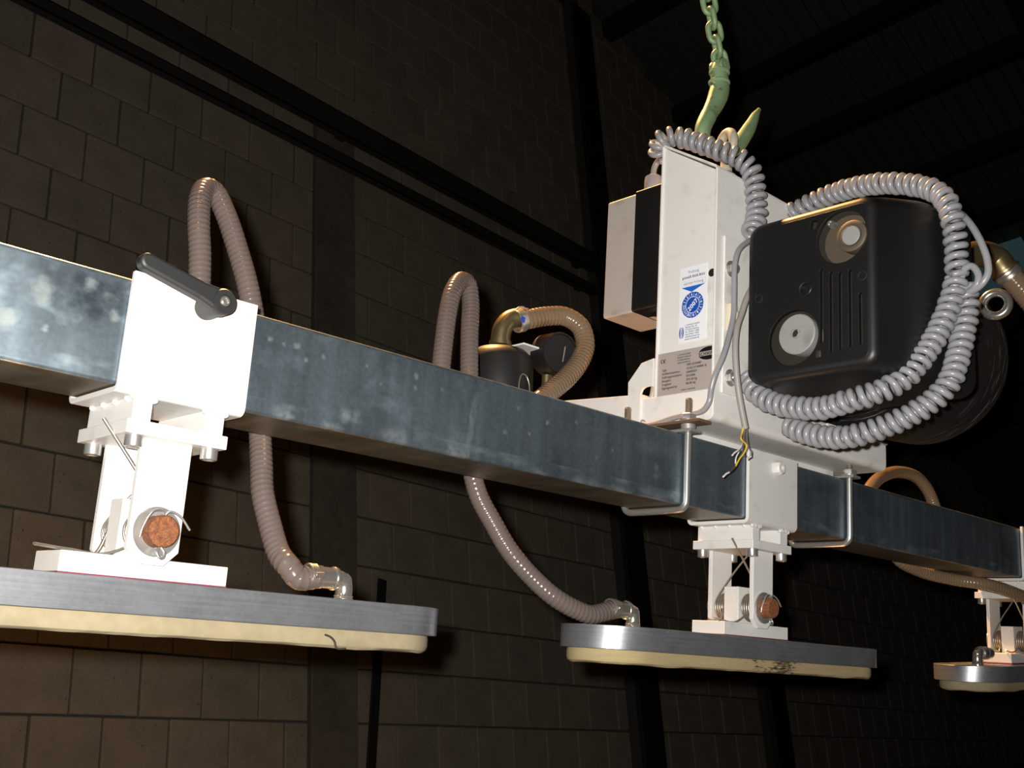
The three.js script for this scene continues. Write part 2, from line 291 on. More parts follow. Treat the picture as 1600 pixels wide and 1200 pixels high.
{ // masonry: every block a piece with its own bevelled, slightly uneven edges
  const variants = [];
  const H = ROW - 0.010, D = 0.02;
  function blockGeo(w) {
    const j = () => (rnd() - 0.5) * 0.004, b = 0.003, x0 = j(), x1 = w + j(), y0 = j() * 0.7, y1 = H + j() * 0.7, f = 0.003 * (rnd() - 0.5);
    const s = new THREE.Shape([[x0 + 0.002, y0], [x1 - 0.003, y0 + j() * 0.4], [x1, y0 + 0.004], [x1 + j() * 0.4, y1 - 0.003], [x1 - 0.004, y1], [x0 + 0.003, y1 + j() * 0.4], [x0, y1 - 0.004], [x0 + j() * 0.4, y0 + 0.003]].map(([x, y]) => new THREE.Vector2(x, y)));
    const g = new THREE.ExtrudeGeometry(s, { depth: D - b, bevelEnabled: true, bevelThickness: b, bevelSize: b, bevelOffset: -b, bevelSegments: 1, curveSegments: 1 }).translate(0, 0, -D + f);
    return metres(g, rnd() * 3, rnd() * 3);
  }
  for (let i = 0; i < 10; i++) variants.push(blockGeo(0.292));
  const list = [];
  const gaps = [];
  for (let k = -8; k < 26; k++) {
    const y = ROW0 + k * ROW, odd = ((k % 2) + 2) % 2;
    const bays = y > EYE + 3.72 ? [[-0.2, 6.12, 1.993 + odd * 0.147], [6.36, 7.9, 6.42 + odd * 0.15], [8.16, east, 8.2 + odd * 0.15]] : [[-0.2, 3.485, 1.993 + odd * 0.147], [3.78, 6.12, 4.19 - odd * 0.14], [6.36, 7.9, 6.42 + odd * 0.15], [8.16, east, 8.2 + odd * 0.15]];
    for (const [a, b, x0] of bays) {
      let x = x0 - Math.ceil((x0 - a) / 0.302) * 0.302;
      for (; x < b - 0.02; x += 0.302) {
        const l = Math.max(x + 0.005, a + 0.006), r = Math.min(x + 0.297, b - 0.006), top = Math.min(roofY(l), roofY(r));
        if (r - l < 0.03 || y > top - 0.05 || y + ROW < 0.05) continue;
        const whole = r - l > 0.285;
        list.push({ l, r, y, whole, seen: visible((l + r) / 2, y + ROW / 2) });
      }
    }
  }
  function visible(x, y) {                               // how large the block shows in the photograph (0 outside it)
    const p = new THREE.Vector3(x, y, WALL), q = p.clone().sub(camera.position).applyMatrix4(CAM.clone().transpose());
    const t = Math.tan(38.45 / 2 * Math.PI / 180); if (q.z > -0.1 || Math.abs(q.y / q.z) > t * 1.06 || Math.abs(q.x / q.z) > t * 1.4) return 0;
    return 1 / (q.z * q.z);
  }
  list.sort((a, b) => b.seen - a.seen);
  const rest = [];
  list.forEach((b, i) => {
    const g = b.whole ? variants[Math.floor(rnd() * variants.length)] : blockGeo(b.r - b.l), tone = blockTones[Math.floor(rnd() * blockTones.length)];
    const px = b.l, py = b.y + 0.005;
    if (i < 300 && b.seen) { const m = shade(new THREE.Mesh(g, tone)); m.name = i ? `block_${String(i).padStart(3, '0')}` : 'block'; m.position.set(px, py, WALL); wall.add(m); }
    else rest.push(g.clone().translate(px, py, WALL));
  });
  const m = shade(new THREE.Mesh(join(rest), blockTones[1])); m.name = 'more_blocks'; m.userData.kind = 'stuff'; wall.add(m);
}
function column(x0, x1, mat, label, proud, top = roofY((x0 + x1) / 2) - 0.3) {             // rolled steel column: two flanges and a web
  const t = thing('steel_column', label, 'column', [(x0 + x1) / 2, 0, WALL], null, new THREE.Matrix4()), y = top;
  part('flange', box(x0, x1, 0, y, WALL + proud - 0.014, WALL + proud, 0.002), mat, t);
  part('web', box((x0 + x1) / 2 - 0.006, (x0 + x1) / 2 + 0.006, 0, y, WALL - 0.006, WALL + proud - 0.014, 0), mat, t);
  return t;
}
column(3.49, 3.775, M.steelDark, 'dull grey steel column let into the block wall behind the first hose loop', 0.02, EYE + 3.73);
column(6.12, 6.36, M.steelBlack, 'black steel column in the block wall left of the control box, rising to the roof ridge', 0.1);
column(7.9, 8.16, M.steelBlack, 'black steel column showing faintly below the right end of the middle suction pad', 0.1);
for (const [y0, y1, z, label] of [[EYE + 3.70, EYE + 3.845, WALL + 0.1, 'upper and thicker of the two dark steel rails along the block wall'], [EYE + 3.515, EYE + 3.585, WALL + 0.08, 'lower and thinner of the two dark steel rails along the block wall']]) {
  const t = thing('wall_rail', label, 'rail', [3, y0, z], null, new THREE.Matrix4());
  const d = 0.05;
  part('channel', [box(-0.2, 6.1, y1 - 0.008, y1, z - d, z, 0.001), box(-0.2, 6.1, y0, y0 + 0.008, z - d, z, 0.001), box(-0.2, 6.1, y0, y1, z - 0.008, z, 0.001)], M.rail, t);
  for (const x of [0.9, 3.65, 5.95]) part('bracket', box(x - 0.03, x + 0.03, y0 + 0.01, y1 - 0.01, WALL - 0.003, z - 0.006, 0.002), M.steelBlack, t);
}
{
  const t = thing('leaning_bar', 'narrow black flat bar leaning against the block wall behind the left suction pad', 'bar', [3.53, 0, WALL + 0.16], null, new THREE.Matrix4());
  const p = [3.5, 0, WALL + 0.2], q = [3.94, EYE + 1.17, WALL + 0.03], d = V(q).sub(V(p)), L = d.length();
  const g = new RoundedBoxGeometry(0.055, L, 0.012, 2, 0.002).translate(0, L / 2, 0);
  part('flat_bar', aim(g, p, d.toArray()), M.steelBlack, t);
}
{ // dim skylight sheet in the roof slope
  const a = Math.atan(slope);
  const m = structure('window_1', box(-0.3, 0.3, -0.015, 0.015, -0.32, 0.32, 0.002), M.skylight);
  m.rotation.z = -a; m.position.set(11.0, roofY(11.0) - 0.05, -2.44);
}
{ // two amber sodium lamps, both above the picture: a flood near the block wall and another on the near side
  const amber = new THREE.Color(1, 0.5, 0.17), I4 = new THREE.Matrix4();
  const lamp = (name, label, category, p, to, power, angle, penumbra) => {
    const t = thing(name, label, category, p, null, I4), d = V(to).sub(V(p)).normalize(), D = d.toArray(), U = d.clone().negate().toArray();
    part('reflector', turned([[0.06, 0.3], [0.12, 0.26], [0.2, 0.06], [0.22, 0], [0.21, 0], [0.19, 0.06], [0.11, 0.25], [0.05, 0.29]], p, U), M.plate, t);
    part('bulb_glow', turned([[0, 0.02], [0.06, 0.03], [0.075, 0.1], [0.05, 0.2], [0, 0.24]], p, U), M.lampGlow, t);
    part('hanger', bar(V(p).addScaledVector(d, -0.29).toArray(), [p[0], roofY(p[0]) - 0.05, p[2]], 0.012), M.steelBlack, t);
    const l = new THREE.SpotLight(amber, power, 0, angle, penumbra, 2); l.name = 'lamp_light';
    l.position.copy(V(p)).addScaledVector(d, 0.01); l.target.position.copy(V(to)); l.castShadow = true; l.shadow.radius = 4; scene.add(l, l.target);
  };
  lamp('flood_lamp', 'amber flood lamp high in front of the block wall, above the picture', 'lamp', [1.6, 5.85, -1.95], [1.45, 2.0, -0.6], FLOOD, 0.5, 0.5);
  lamp('hall_lamp', 'amber hall lamp aimed at the foot of the block wall, outside the picture', 'lamp', [-0.8, 5.1, 0.4], [1.0, 0.9, -4.15], HIGH_BAY, 0.52, 0.8);
}
{ // the camera's own flash, beside the lens
  const m = thing('camera_flash', 'small electronic flash beside the lens, outside the picture', 'flash', flashAt.toArray(), null, new THREE.Matrix4());
  const R = (g) => g.applyMatrix4(CAM).translate(...flashAt.toArray());
  part('housing', R(box(-0.018, 0.018, -0.013, 0.013, 0.008, 0.03, 0.002)), M.black, m);
  part('flash_window', R(box(-0.014, 0.014, -0.009, 0.009, 0.005, 0.009, 0.001)), M.flashGlass, m);
}

// ------------------------------------------------------------------ the lifting beam
{
  const t = thing('lifting_beam', 'galvanised square steel tube beam running across the whole picture and carrying the suction pads', 'beam', [1.47, -0.05, 0]);
  const x0 = -0.02, x1 = 2.96, w = 0.05, rc = 0.0045, wi = 0.045, prof = [];
  const arc = (cx, cy, a0, r, n = 5) => { for (let i = 0; i <= n; i++) { const a = a0 - i / n * Math.PI / 2; prof.push([cx + r * Math.cos(a), cy + r * Math.sin(a)]); } };   // [z, y], from the front's top edge down
  prof.push([w, w - rc]); arc(w - rc, -(w - rc), 0, rc); arc(-(w - rc), -(w - rc), -Math.PI / 2, rc); arc(-(w - rc), w - rc, Math.PI, rc); arc(w - rc, w - rc, Math.PI / 2, rc);
  const P = [], U = [], s = [0]; for (let i = 1; i < prof.length; i++) s.push(s[i - 1] + Math.hypot(prof[i][0] - prof[i - 1][0], prof[i][1] - prof[i - 1][1]));
  const tot = s[s.length - 1], n = 12;
  const put = (x, i) => { P.push(x, prof[i][1], prof[i][0]); U.push(x / 2.5, 1 - s[i] / tot); };
  for (let k = 0; k < n; k++) for (let i = 0; i + 1 < prof.length; i++) { const a = x0 + (x1 - x0) * k / n, b = x0 + (x1 - x0) * (k + 1) / n; put(a, i); put(a, i + 1); put(b, i); put(b, i); put(a, i + 1); put(b, i + 1); }
  const g = new THREE.BufferGeometry(); g.setAttribute('position', new THREE.Float32BufferAttribute(P, 3)); g.setAttribute('uv', new THREE.Float32BufferAttribute(U, 2)); g.computeVertexNormals();
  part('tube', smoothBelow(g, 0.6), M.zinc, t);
  const ends = [];
  for (const x of [x0, x1 - 0.003]) ends.push(box(x, x + 0.003, -wi, wi, -wi, wi, 0.001));
  for (const e of ends) part('end_cap', e, M.black, t);
}

// ------------------------------------------------------------------ suction pads with their holders
function stadium(L, r, n = 22) { const out = []; for (let i = 0; i <= n; i++) { const a = -Math.PI / 2 + i / n * Math.PI; out.push([L - r + r * Math.cos(a), -r * Math.sin(a)]); } for (let i = 0; i <= n; i++) { const a = Math.PI / 2 + i / n * Math.PI; out.push([-(L - r) + r * Math.cos(a), -r * Math.sin(a)]); } return out; }
// layers of an oblong, each [height, inset, wave]; capped top and bottom
function oblong(L, r, layers, dense = false) {
  let base = stadium(L, r), P = [], U = [];
  if (dense) { const o = []; for (let i = 0; i < base.length; i++) { const a = base[i], b = base[(i + 1) % base.length], d = Math.hypot(a[0] - b[0], a[1] - b[1]), m = Math.max(1, Math.round(d / 0.012)); for (let k = 0; k < m; k++) o.push([a[0] + (b[0] - a[0]) * k / m, a[1] + (b[1] - a[1]) * k / m]); } base = o; }
  const n = base.length, s = [0]; for (let i = 1; i <= n; i++) s.push(s[i - 1] + Math.hypot(base[i % n][0] - base[i - 1][0], base[i % n][1] - base[i - 1][1]));
  const ring = layers.map(([y, inset, wave = 0]) => base.map(([x, z], i) => { const cx = Math.max(-(L - r), Math.min(L - r, x)), dx = x - cx, d = Math.hypot(dx, z) || 1, k = (d - inset) / d, w = wave ? wave * perlin.noise(x * 26, z * 26, 4.2) : 0; return [cx + dx * k, y + w, z * k]; }));
  const put = (p, u, v) => { P.push(...p); U.push(u, v); };
  for (let l = 0; l + 1 < ring.length; l++) for (let i = 0; i < n; i++) { const j = (i + 1) % n, a = ring[l], b = ring[l + 1]; put(a[i], s[i], a[i][1]); put(b[i], s[i], b[i][1]); put(a[j], s[i + 1], a[j][1]); put(a[j], s[i + 1], a[j][1]); put(b[i], s[i], b[i][1]); put(b[j], s[i + 1], b[j][1]); }
  const cap = (r0, up) => { const c = [0, r0.reduce((q, p) => q + p[1], 0) / n, 0]; for (let i = 0; i < n; i++) { const j = (i + 1) % n; const tri = up ? [c, r0[i], r0[j]] : [c, r0[j], r0[i]]; for (const p of tri) put(p, p[0], p[2]); } };
  cap(ring[0], true); cap(ring[ring.length - 1], false);
  const g = new THREE.BufferGeometry(); g.setAttribute('position', new THREE.Float32BufferAttribute(P, 3)); g.setAttribute('uv', new THREE.Float32BufferAttribute(U, 2)); g.computeVertexNormals();
  return smoothBelow(g, 0.55);
}
const stain = canvasMap(512, 64, (g, w, h) => {
  g.fillStyle = '#e0c896'; g.fillRect(0, 0, w, h);
  const im = g.getImageData(0, 0, w, h);
  for (let y = 0; y < h; y++) for (let x = 0; x < w; x++) {
    const n = fbm(x / 26, y / 22, 2.2, 4), m = fbm(x / 4, y / 11, 5.1, 3), k = 1 + 0.07 * n + 0.05 * m, o = (y * w + x) * 4;
    const at = Math.exp(-(((x / w - 0.842) / 0.035) ** 2)) + 0.55 * Math.exp(-(((x / w - 0.79) / 0.022) ** 2)), d = Math.max(0, Math.min(1, (m + 0.45 * n) * 2.2 + at * 1.5 - 1.15));
    im.data[o] = 222 * k * (1 - 0.72 * d); im.data[o + 1] = 200 * k * (1 - 0.76 * d); im.data[o + 2] = 150 * k * (1 - 0.76 * d);
  }
  g.putImageData(im, 0, 0);
});
stain.repeat.set(1 / 1.463, 1 / 0.018); stain.offset.set(0, 0.268 / 0.018);
M.foamStained = std(rgb(0.49, 0.49, 0.49), 0.9, 0, { map: stain });

function holder(o) {
  const t = thing('suction_pad', o.label, 'suction pad', [o.x, -0.27, 0], null), X = o.x, pin = -0.175;
  const B = (a, b, c, d, e, f, r = 0.0008) => box(X + a, X + b, c, d, e, f, r);
  // sleeve: front, back and bottom of folded sheet, with a rounded fold
  const w = 0.064, S = 0.0052, U = [];
  const out = [], inn = [], R = 0.009;
  for (let i = 0; i <= 6; i++) { const a = -i / 6 * Math.PI / 2; out.push([0.0562 - R + R * Math.cos(a), -0.0568 + R + R * Math.sin(a)]); inn.push([0.0562 - R + (R - S) * Math.cos(a), -0.0568 + R + (R - S) * Math.sin(a)]); }
  const mir = (l) => l.slice().reverse().map(([z, y]) => [-z, y]);
  const prof = [[0.0562, o.top], ...out, ...mir(out), [-0.0562, o.top], [-0.0562 + S, o.top], ...mir(inn).reverse(), ...inn.slice().reverse(), [0.0562 - S, o.top]];
  const sleeve = part('clamp_sleeve', across(prof, X - w, 2 * w, 0.0007), M.paint, t);
  if (o.lever) {
    const hub = [X + 0.009, 0.0385, 0.0562];
    const lv = part('clamp_lever', [turned([[0, 0], [0.0115, 0], [0.0118, 0.003], [0.0112, 0.022], [0.0125, 0.024], [0.0125, 0.036], [0.011, 0.0385], [0.006, 0.0385], [0.0055, 0.036], [0, 0.036]], hub, [0, 0, 1]), leverArm(hub)], M.lever, t);
    part('screw', [turned([[0, 0], [0.0048, 0], [0.0048, 0.0025], [0.003, 0.0033], [0.0024, 0.0015], [0, 0.0015]], [hub[0], hub[1], hub[2] + 0.0362], [0, 0, 1], 20)], M.chrome, t, lv);
  } else {
    const n = part('weld_nut', [turned([[0.0045, 0], [0.0105, 0], [0.0112, 0.002], [0.0105, 0.010], [0.0085, 0.012], [0.0045, 0.012], [0.0045, 0.002]], [X + 0.005, 0.034, 0.0562], [0, 0, 1], 8)], M.paint, t);
    part('thread', rod([X + 0.005, 0.034, 0.0563], [0, 0, 1], 0.0044, 0.007), M.hole, t, n);
  }
  for (const s of [-1, 1]) {
    part('spacer_block', B(s < 0 ? -0.0445 : 0.0265, s < 0 ? -0.0265 : 0.0465, -0.0785, -0.0568, -0.05, 0.05), M.paint, t);
    const beads = []; for (let i = 0; i < 7; i++) { const q = new THREE.SphereGeometry(0.003 + 0.0012 * rnd(), 8, 6); q.scale(1.2, 0.9, 1).translate(X + s * 0.036 + (i - 3) * 0.0032, -0.0575 - 0.001 * rnd(), 0.0505); beads.push(q); }
    for (let i = 0; i < 4; i++) { const q = new THREE.SphereGeometry(0.003, 8, 6); q.translate(X + s * 0.045, -0.058, 0.035 - i * 0.026); beads.push(q); }
    part('weld_bead', beads, M.paint, t);
  }
  const fl = part('flange', B(-0.05, 0.05, -0.0917, -0.0788, -0.055, 0.055, 0.0009), M.paint, t);
  for (const sx of [-1, 1]) for (const sz of [-1, 1]) {
    const sc = part('cap_screw', turned([[0.0036, 0], [0.0036, 0.005], [0.0062, 0.0072], [0.0078, 0.0069], [0.0082, 0.0062], [0.0082, -0.004], [0, -0.004]].map(([r, h]) => [r, h]).reverse(), [X + sx * 0.0375, -0.0957, sz * 0.045], [0, -1, 0]), M.plated, t);
    part('socket', rod([X + sx * 0.0375, -0.0985, sz * 0.045], [0, -1, 0], 0.0034, 0.001), M.hole, t, sc);
  }
  const leg = (z0) => metres(plate([[-0.025, -0.0917], [0.025, -0.0917], [0.025, -0.192], [0.012, -0.205], [-0.012, -0.205], [-0.025, -0.192]], 0.007, 0.0007).translate(X - 0.003, 0, z0));
  part('fork_leg', leg(0.034), M.paint, t); part('fork_leg', leg(-0.041), M.paint, t);
  const P = [X - 0.003, pin];
  part('pivot_pin', turned([[0, -0.0465], [0.0145, -0.0465], [0.0145, 0.0585], [0.013, 0.06], [0, 0.06]], [P[0], P[1], 0], [0, 0, 1]), M.rust, t, t, 'rusty end of the pivot pin');
  for (const [z, d] of [[0.0411, 1], [-0.0411, -1]]) part('washer', turned([[0.0148, 0], [0.0222, 0], [0.0228, 0.0006], [0.0228, 0.0026], [0.0222, 0.0032], [0.0148, 0.0032]], [P[0], P[1], z], [0, 0, d], 36), M.plated, t);
  { const z = 0.0525, x = P[0] + 0.001, y = P[1];
    part('cotter_pin', [tube([[x - 0.001, y - 0.0145, z], [x - 0.0035, y - 0.019, z + 0.002], [x - 0.001, y - 0.0235, z + 0.003], [x + 0.0025, y - 0.0235, z + 0.003], [x + 0.004, y - 0.019, z + 0.002], [x + 0.001, y - 0.0145, z]], 0.0012, 30, 7),
      tube([[x - 0.0005, y + 0.0145, z], [x - 0.003, y + 0.0185, z + 0.001], [x - 0.012, y + 0.017, z + 0.002], [x - 0.0185, y + 0.002, z - 0.001], [x - 0.0195, y - 0.007, z - 0.002]], 0.0011, 24, 7),
      tube([[x + 0.0005, y + 0.0145, z], [x + 0.004, y + 0.0185, z + 0.001], [x + 0.014, y + 0.0155, z + 0.002], [x + 0.0255, y + 0.004, z + 0.002]], 0.0012, 20, 7)], M.plated, t); }
  // everything below the pin may tip a little about it
  const tip = (g) => o.tip ? g.translate(-P[0], -P[1], 0).rotateZ(o.tip).translate(P[0], P[1], 0) : g, low = (name, geo, mat, parent = t, label) => part(name, tip(Array.isArray(geo) ? join(geo) : geo), mat, t, parent, label);
  low('lug', B(-0.0255, 0.0205, -0.199, -0.1455, -0.013, 0.013), M.paint);
  low('base_plate', B(-0.081, 0.081, -0.2174, -0.199, -0.029, 0.029, 0.0009), M.paint);
  low('gasket', B(-0.0815, 0.0815, -0.2202, -0.2174, -0.0298, 0.0298, 0.0004), M.gasket);
  for (const s of [-1, 1]) {
    const pts = [], turns = 4, r = 0.0192;
    const a0 = s > 0 ? 0.53 : Math.PI - 0.53, end = [X + (s > 0 ? -0.06 : 0.03), s > 0 ? -0.078 : -0.093, s > 0 ? 0.025 : -0.01];
    const tangent = [P[0] + r * Math.cos(a0), P[1] + r * Math.sin(a0), s * 0.031];
    pts.push(end, [end[0] * 0.5 + tangent[0] * 0.5, end[1] * 0.5 + tangent[1] * 0.5, end[2] * 0.35 + tangent[2] * 0.65]);
    for (let i = 0; i <= turns * 16; i++) { const a = a0 - s * i / 16 * 2 * Math.PI; pts.push([P[0] + r * Math.cos(a), P[1] + r * Math.sin(a), s * (0.031 - 0.0155 * i / (turns * 16))]); }
    pts.push([P[0] - 0.03, -0.1972, s * 0.0155], [X - (s > 0 ? 0.07 : 0.045), -0.1972, s * 0.016], [X - (s > 0 ? 0.105 : 0.06), -0.1965, s * (s > 0 ? 0.03 : 0.016)]);
    part('torsion_spring', tube(pts, 0.0016, 460, 7), M.wire, t);
  }
  const cx = X + o.offset, pad = (g) => g.translate(cx, 0, 0);
  low('pad_frame', pad(oblong(0.34, 0.07, [[-0.2202, 0.0008], [-0.2208, 0], [-0.2494, 0], [-0.25, 0.0008]])), M.alu);
  const foam = low('foam_seal', pad(oblong(0.331, 0.061, [[-0.2501, 0.001], [-0.2535, 0], [-0.2615, 0], [-0.2655, 0.0015, 0.0006], [-0.2678, 0.005, 0.0016], [-0.268, 0.012, 0.0012]], true)), o.foam);
  if (o.torn) low('tear', [tube(o.torn, 0.0011, 24, 6)], M.crack, foam);
  // elbow fitting on top of the pad
  const ex = o.elbow, d = o.toward, ez = o.elbowZ ?? 0;
  const ef = low('elbow_fitting', [turned([[0.0072, 0], [0.0105, 0], [0.0105, 0.0022], [0.0098, 0.003], [0.0105, 0.0038], [0.0098, 0.0052], [0.0105, 0.006], [0.0095, 0.0075], [0.009, 0.012]], [ex, -0.2204, ez]),
    tube([[ex, -0.2124, ez], [ex, -0.207, ez], [ex + d * 0.002, -0.2005, ez], [ex + d * 0.008, -0.197, ez], [ex + d * 0.014, -0.197, ez]], 0.0094, 22, 20), new THREE.SphereGeometry(0.0094, 16, 12).translate(ex + d * 0.0015, -0.199, ez)], M.chrome);
  low('coupling', [turned([[0.009, 0], [0.0122, 0.0005], [0.0126, 0.0015], [0.0126, 0.0045], [0.0118, 0.0055], [0.0112, 0.006], [0.0112, 0.019], [0.0122, 0.02], [0.0122, 0.024], [0.0098, 0.0245], [0.0098, 0.042]], [ex + d * 0.012, -0.197, ez], [d, 0, 0])], M.chrome, ef);
  return t;
}
function leverArm([hx, hy, hz]) {
  const tip = [hx - 0.0765, hy + 0.0175], a = Math.atan2(tip[1] - hy, tip[0] - hx), L = Math.hypot(tip[0] - hx, tip[1] - hy), s = new THREE.Shape();
  const r0 = 0.0118, r1 = 0.0078; s.moveTo(0, -r0); s.absarc(0, 0, r0, -Math.PI / 2, Math.PI / 2, true); s.lineTo(L * 0.3, 0.0085); s.lineTo(L, r1); s.absarc(L, 0, r1, Math.PI / 2, -Math.PI / 2, true); s.lineTo(L * 0.3, -0.0085); s.lineTo(0, -r0);
  return plate(s, 0.014, 0.003).rotateZ(a).translate(hx, hy, hz + 0.023);
}
holder({ x: 0.451, top: 0.056, lever: true, offset: 0.009, elbow: 0.688, toward: -1, foam: M.foam, label: 'leftmost white pad holder with black clamp lever above a torn beige foam seal',
  torn: [[0.628, -0.256, 0.062], [0.635, -0.258, 0.062], [0.64, -0.262, 0.062], [0.643, -0.268, 0.062], [0.654, -0.268, 0.062]] });
holder({ x: 1.408, top: 0.053, lever: false, offset: -0.0155, elbow: 1.161, toward: -1, foam: M.foamStained, label: 'middle suction pad under the control console with dark stains on its foam seal' });
holder({ x: 2.362, top: 0.053, lever: false, offset: 0.075, elbow: 2.145, elbowZ: 0.022, toward: 1, tip: 0.05, foam: M.foam, label: 'suction pad cut off by the right edge of the picture' });

// ------------------------------------------------------------------ u-bolts
for (const [x, upper, label] of [[1.198, true, 'left u-bolt round the beam with a nut in front of the nameplate'], [1.625, false, 'right u-bolt round the beam below the coiled cable']]) {
  const t = thing('u_bolt', label, 'u-bolt', [x, -0.06, 0]), z = 0.0565, r = 0.005, top = upper ? 0.1 : 0.085, c = 0.013, pts = [[x, 0.05, z], [x, 0, z]];
  for (let i = 0; i <= 6; i++) { const a = -i / 6 * Math.PI / 2; pts.push([x, -0.0565 + c + c * Math.sin(a), z - c + c * Math.cos(a)]); }
  for (let i = 0; i <= 6; i++) { const a = -Math.PI / 2 - i / 6 * Math.PI / 2; pts.push([x, -0.0565 + c + c * Math.sin(a), -z + c + c * Math.cos(a)]); }
  pts.push([x, 0, -z], [x, 0.05, -z]);
  part('bow', tube(pts, r, 90, 14), M.plated, t);
  part('saddle_plate', box(x - 0.012, x + 0.012, 0.0505, 0.0545, -0.075, 0.07, 0.0006), M.plate, t);
  if (upper) part('rusty_plate', box(x - 0.014, x + 0.014, 0.0625, 0.0665, -0.07, 0.085, 0.0006), M.rustPlate, t);
  for (const s of [-1, 1]) {
    const q = upper ? 0.0665 : 0.0545, prof = [[0, 0]]; for (let h = 0.0; h < top - 0.05 - 0.002; h += 0.0015) { prof.push([r * 0.9, h], [r, h + 0.00075]); } prof.push([r * 0.75, top - 0.05], [0, top - 0.05]);
    part('thread', turned(prof, [x, 0.05, s * z], [0, 1, 0], 16), M.wire, t);
    part('washer', turned([[0.0053, 0], [0.0125, 0], [0.0125, 0.0022], [0.0053, 0.0022]], [x, q, s * z]), M.plated, t);
    part('nut', hex([x, q + 0.0022, s * z], [0, 1, 0], 0.0108, 0.009, 0.3), M.plated, t);
    if (upper) part('spacer', rod([x, 0.0545, s * z], [0, 1, 0], 0.0105, 0.008), M.plate, t);
  }
}

// ------------------------------------------------------------------ the control console
const nameplate = canvasMap(840, 528, (g, w, h) => {
  g.fillStyle = '#bdb3ad'; g.fillRect(0, 0, w, h);
  g.save(); g.beginPath(); g.rect(0, 0, w - 6, h); g.clip();
  g.fillStyle = '#1c1920'; g.beginPath(); g.ellipse(748, 92, 146, 78, 0, 0, 7); g.fill();
  g.fillStyle = '#bdb3ad'; g.fillRect(590, 66, 260, 54); g.fillStyle = '#17141a'; g.font = 'bold 58px sans-serif'; g.fillText('SCHMALZ', 604, 114); g.restore();
  g.fillStyle = '#120f12'; g.font = 'bold 66px sans-serif'; g.fillText('C€', 36, 122);
  g.font = 'bold 24px sans-serif'; ['J. Schmalz GmbH', 'Aacher Straße 29', 'D-72293 Glatten', 'www.schmalz.de'].forEach((s, i) => g.fillText(s, 296, 62 + i * 32));
  g.font = 'bold 36px sans-serif';
  const rows = [['Typ:', 'VMV.DUMMI'], ['Artikelnummer:', '12.02.27.99999 /0'], ['Auftragsnummer:', '20609201'], ['Baujahr:', '03/2006'], ['Traglast:', '375,00 kg'], ['Eigengewicht:', '80,00 kg']];
  rows.forEach(([a, b], i) => { g.fillText(a, 66, 224 + i * 44); g.fillText(b, 430, 200 + i * 45); });
  g.font = 'bold 24px sans-serif'; g.fillText('made in Germany', 362, 490);
});
const sticker = canvasMap(400, 920, (g, w, h) => {
  g.fillStyle = '#eef0f6'; g.fillRect(0, 0, w, h);
  const blue = '#1f4fb0'; g.fillStyle = '#2b3a78'; g.textAlign = 'center';
  g.font = '44px sans-serif'; g.fillText('Prüfung', 200, 82); g.font = 'bold 42px sans-serif'; g.fillText('gemäß BGR/BGV', 200, 142, 340);
  g.strokeStyle = '#8d95b4'; g.lineWidth = 2; g.strokeRect(26, 172, 348, 62); g.font = '40px sans-serif'; g.fillText('nächste Prüfung', 200, 218, 330);
  g.fillStyle = '#2268cc'; g.beginPath(); g.moveTo(26, 246); g.lineTo(374, 246); g.lineTo(180, 318); g.fill();
  const cx = 196, cy = 480, R = 158; g.fillStyle = blue; g.beginPath(); g.arc(cx, cy, R, 0, 7); g.fill();
  g.strokeStyle = '#eef0f6'; g.lineWidth = 7; g.beginPath(); g.arc(cx, cy, 98, 0, 7); g.stroke();
  for (let i = 0; i < 12; i++) {
    const a = (i + 1) / 12 * 2 * Math.PI - Math.PI / 2 - 1.70; g.save(); g.translate(cx, cy); g.rotate(a + Math.PI / 2);
    g.fillStyle = '#eef0f6'; g.font = 'bold 46px sans-serif'; g.fillText(String(i + 1), 0, -110); g.rotate(Math.PI / 12); g.fillRect(-2, -R, 4, 62); g.restore();
  }
  g.save(); g.translate(cx, cy); g.rotate(-0.75); g.fillStyle = '#f4f6fa'; g.font = 'bold 76px sans-serif'; g.fillText('2007', 0, 28); g.restore();
  g.fillStyle = '#2d4fa0'; g.beginPath(); g.ellipse(42, 800, 34, 82, 0, 0, 7); g.fill(); g.save(); g.translate(42, 800); g.rotate(-Math.PI / 2); g.fillStyle = '#eef0f6'; g.fillRect(-82, -16, 164, 32); g.fillStyle = '#2d4fa0'; g.font = 'bold 30px sans-serif'; g.fillText('SCHMALZ', 0, 11); g.restore();
  g.textAlign = 'left'; g.fillStyle = '#5a6890'; g.font = 'bold 26px sans-serif'; ['J. Schmalz GmbH', 'Aacher Str. 29', 'D-72293 Glatten', 'Tel. 07443 / 2403', 'Fax 07443 / 2403', 'info@schmalz.de', 'www.schmalz.de'].forEach((s, i) => g.fillText(s, 96, 722 + i * 29));
});
function decal(z0, z1, y0, y1, x, map, rough, metal = 0) {  // thin printed plate on the console's end, its print on the face turned to -x
  const g = box(x - 0.0006, x, y0, y1, z0, z1, 0), p = g.attributes.position, uv = g.attributes.uv;
  for (let i = 0; i < p.count; i++) uv.setXY(i, (p.getZ(i) - z0) / (z1 - z0), (p.getY(i) - y0) / (y1 - y0));
  return [g, std(0xffffff, rough, metal, { map })];
}
